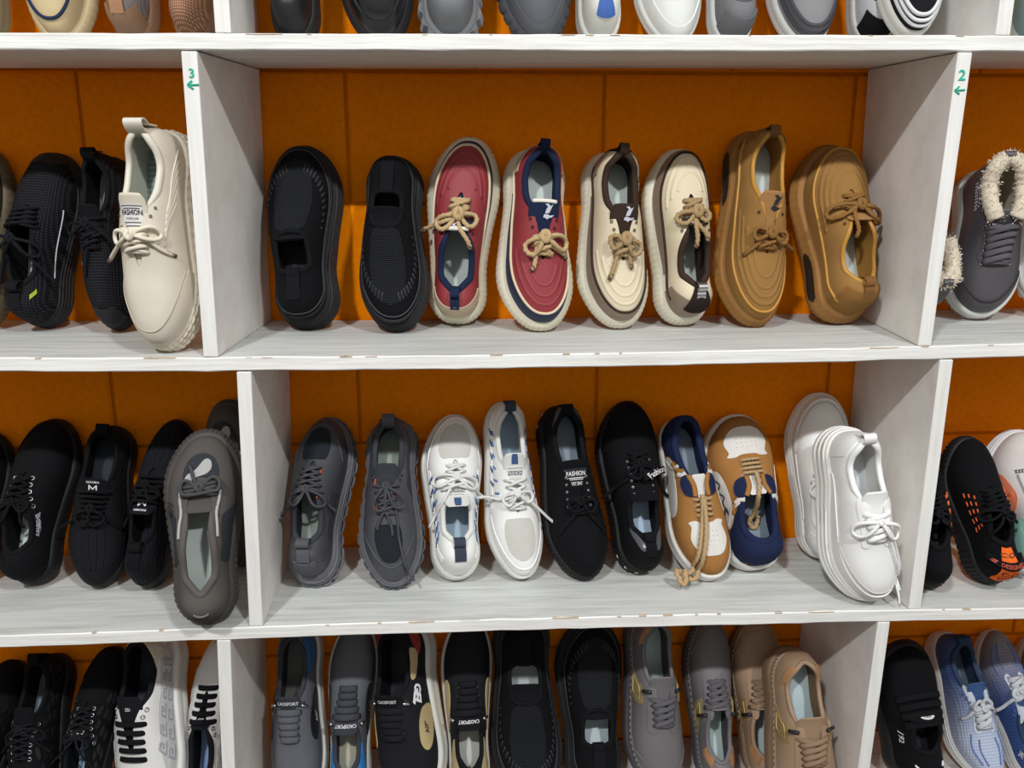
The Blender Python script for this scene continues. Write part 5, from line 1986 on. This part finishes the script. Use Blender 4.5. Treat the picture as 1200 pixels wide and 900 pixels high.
# third row, middle bay
S = shoe('r3g', 'hiking_shoe', 'grey trail shoe with lugged sole and orange loops, toe up', 'trail', G3)
d_trail(S)
S = shoe('r3h', 'hiking_shoe', 'grey trail shoe with mesh toe and trailing lace, toe down', 'trail', G3, -1)
d_trail(S, True)
S = shoe('r3i', 'sneaker', 'white mesh-toe sneaker with blue slots, toe up', 'white', G3)
d_white_fashion(S)
S = shoe('r3j', 'sneaker', 'white mesh-toe sneaker with blue slots, toe down', 'white', G3, -1)
d_white_fashion(S)
S = shoe('r3k', 'sneaker', 'black suede shoe with FASHION SPORT SHOES tongue label, toe down', 'canvas', G3, -1)
d_fashion_black(S, True)
S = shoe('r3l', 'sneaker', 'black suede shoe with silver heel studs and Fashion lettering, toe up', 'canvas', G3)
d_fashion_black(S, False)
S = shoe('r3m', 'skate_sneaker', 'tan, white and navy sneaker with rope lace hanging off, toe down', 'board', G3, -1)
d_board(S, True)
S = shoe('r3n', 'skate_sneaker', 'tan, white and navy sneaker with thick navy collar, toe up', 'board', G3)
d_board(S)
S = shoe('r3o', 'platform_sneaker', 'white sneaker, toe up, leaning at the back near right divider', 'plat', G3)
d_plat(S)
S = shoe('r3p', 'platform_sneaker', 'white thick-soled sneaker with dangling lace at the shelf front, toe down', 'plat', G3, -1)
d_plat(S, True)

# third row, right bay
S = shoe('r3q', 'running_shoe', 'black running shoe half hidden behind right divider on third shelf', 'runheel', G3, -1)
d_orange_trim(S)
S = shoe('r3r', 'running_shoe', 'black running shoe with orange heel tag and orange dashes', 'runheel', G3)
d_orange_trim(S, True)
S = shoe('r3s', 'running_shoe', 'white running shoe with coral and mint panels by the right edge', 'run', G3)
d_coral(S)

# bottom row, left bay
G4 = 'shoes on the bottom shelf'
S = shoe('r4a', 'sneaker', 'black sneaker cut by the left edge on the bottom shelf', 'canvas', G4)
d_quilt(S, mat('insole', '#2a2b31'))
S = shoe('r4b', 'sneaker', 'black quilted lace-up shoe, toe down, bottom left', 'canvas', G4, -1)
d_quilt(S, mat('insole', '#6d7880'))
S = shoe('r4c', 'sneaker', 'black quilted lace-up shoe, toe up, pale blue insole showing', 'canvas', G4)
d_quilt(S, mat('insole', '#a9c4e2'), word='NUL')
S = shoe('r4d', 'skate_sneaker', 'white sneaker with grey key pattern and thick black laces, toe down', 'board', G4, -1)
d_greek(S, mat('insole', '#2c313c'))
S = shoe('r4e', 'skate_sneaker', 'white and black sneaker, toe up, half hidden by bottom left divider', 'board', G4)
d_greek(S, mat('insole', '#8fa9d8'))

# bottom row, middle bay
GR, GR2 = mat('cloth', '#5f6167'), mat('cloth', '#3b3d44')
BLU, BK = mat('leather', '#2f86d0'), mat('leather', '#1a1b20')
blade = [(.20, .05), (.24, .05), (.30, .30), (.31, .55), (.27, .60), (.22, .4)]
heelb = [(.04, .15), (.10, .15), (.17, .55), (.20, .9), (.14, .92), (.06, .7)]
S = shoe('r4f', 'sport_shoe', 'grey sport shoe with black lettered blade, toe down, beside bottom left divider', 'knit', G4, -1)
d_sport(S, GR, GR2, mat('rubber', '#c9c9c4'), [(blade, BK, 'side_blade'), (heelb, mat('leather', '#2b5f94'), 'heel_blade')], [('AIP"', .74, .34, .008, 0, WHITE_INK, 0)], mat('insole', '#6a6a66'), mat('cloth', '#5b5d63'))
S = shoe('r4g', 'sport_shoe', 'grey and blue sport shoe, toe up, bottom shelf', 'knit', G4)
d_sport(S, GR, GR2, mat('rubber', '#d0d0cc'), [(heelb, BLU, 'heel_blade'), (blade, BK, 'side_blade')], [('AIP"', .26, .34, .008, 0, WHITE_INK, 0)], mat('insole', '#b9b7a6'), mat('cloth', '#44464c'))
TAN, RD = mat('leather', '#b9a679'), mat('leather', '#9c3a33')
BKK = mat('cloth', '#1c1d21')
S = shoe('r4h', 'sport_shoe', 'black sport shoe with GEL lettering, tan and red blades, toe down', 'knit', G4, -1)
d_sport(S, BKK, mat('cloth', '#16171b'), mat('rubber', '#d3d2cb'), [([(.235, .05), (.275, .05), (.325, .30), (.33, .52), (.29, .56), (.25, .4)], TAN, 'side_blade'), ([(.13, .45), (.18, .55), (.22, .88), (.17, .95), (.12, .75)], TAN, 'collar_blade'), ([(.05, .12), (.10, .12), (.14, .40), (.12, .5), (.07, .4)], RD, 'heel_blade')],
        [('AIP"', .715, .36, .0085, 0, DARK_INK, 0), ('GEL', .765, .60, .0165, 180, WHITE_INK, .2)], mat('insole', '#22242a'))
S = shoe('r4i', 'sport_shoe', 'black sport shoe with pale insole and red heel blades, toe up', 'knit', G4)
d_sport(S, BKK, mat('cloth', '#16171b'), mat('rubber', '#d3d2cb'), [(heelb, TAN, 'heel_blade'), ([(.02, .06), (.10, .06), (.14, .2), (.10, .4), (.03, .4)], RD, 'heel_panel'), (blade, TAN, 'side_blade')], [], mat('insole', '#c9c9c2'))
S = shoe('r4j', 'slip_on_shoe', 'black mesh slip-on, toe down, bottom shelf centre', 'slip', G4, -1)
d_slip(S, mat('insole', '#b9c2c0'))
S = shoe('r4k', 'slip_on_shoe', 'black mesh slip-on, toe up, beside grey leather shoes', 'slip', G4)
d_slip(S, mat('insole', '#b9c8cc'))
for key, nm, lab, mir, cc in (('r4l', 'lace_up_shoe', 'grey casual leather shoe with brown collar patch, toe down', -1, 0), ('r4m', 'lace_up_shoe', 'grey casual leather shoe, toe up, mint insole, beside tan pair', 1, 0),
                              ('r4n', 'lace_up_shoe', 'tan leather shoe, toe up, half hidden behind its mate', 1, 1), ('r4o', 'lace_up_shoe', 'tan leather shoe leaning in front of its mate, toe down', -1, 1)):
    S = shoe(key, nm, lab, 'moc', G4, mir)
    if cc == 0:
        d_moc(S, '#6b6769', '#57545a', '#8d7c55', mat('insole', '#b9cdca'), '#5f5d62')
    else:
        d_moc(S, '#9b8067', '#846b54', '#92764e', mat('insole', '#b9cbd0'), '#8f7660')

# bottom row, right bay
S = shoe('r4p', 'running_shoe', 'black knit shoe with white oval tongue badge, bottom right', 'runheel', G4)
d_black_band(S)
S = shoe('r4q', 'running_shoe', 'blue to white faded knit runner, toe down, bottom right', 'run', G4, -1)
d_blue_fade(S, '#4a5f94', '#b9c3da', .30 * S.l.L, .72 * S.l.L)
S = shoe('r4r', 'running_shoe', 'grey to blue faded knit runner, toe up, bottom right', 'run', G4)
d_blue_fade(S, '#3f588f', '#8b8a92', .45 * S.l.L, .85 * S.l.L, word=True)
S = shoe('r4s', 'running_shoe', 'beige running shoe cut by the right edge, bottom right', 'run', G4)
d_plain_leather(S, mat('mesh', '#a8926f', '#8d7858', .8), '#cdc4b2', '#6d5f49', INS_GREY, prof='ridge')
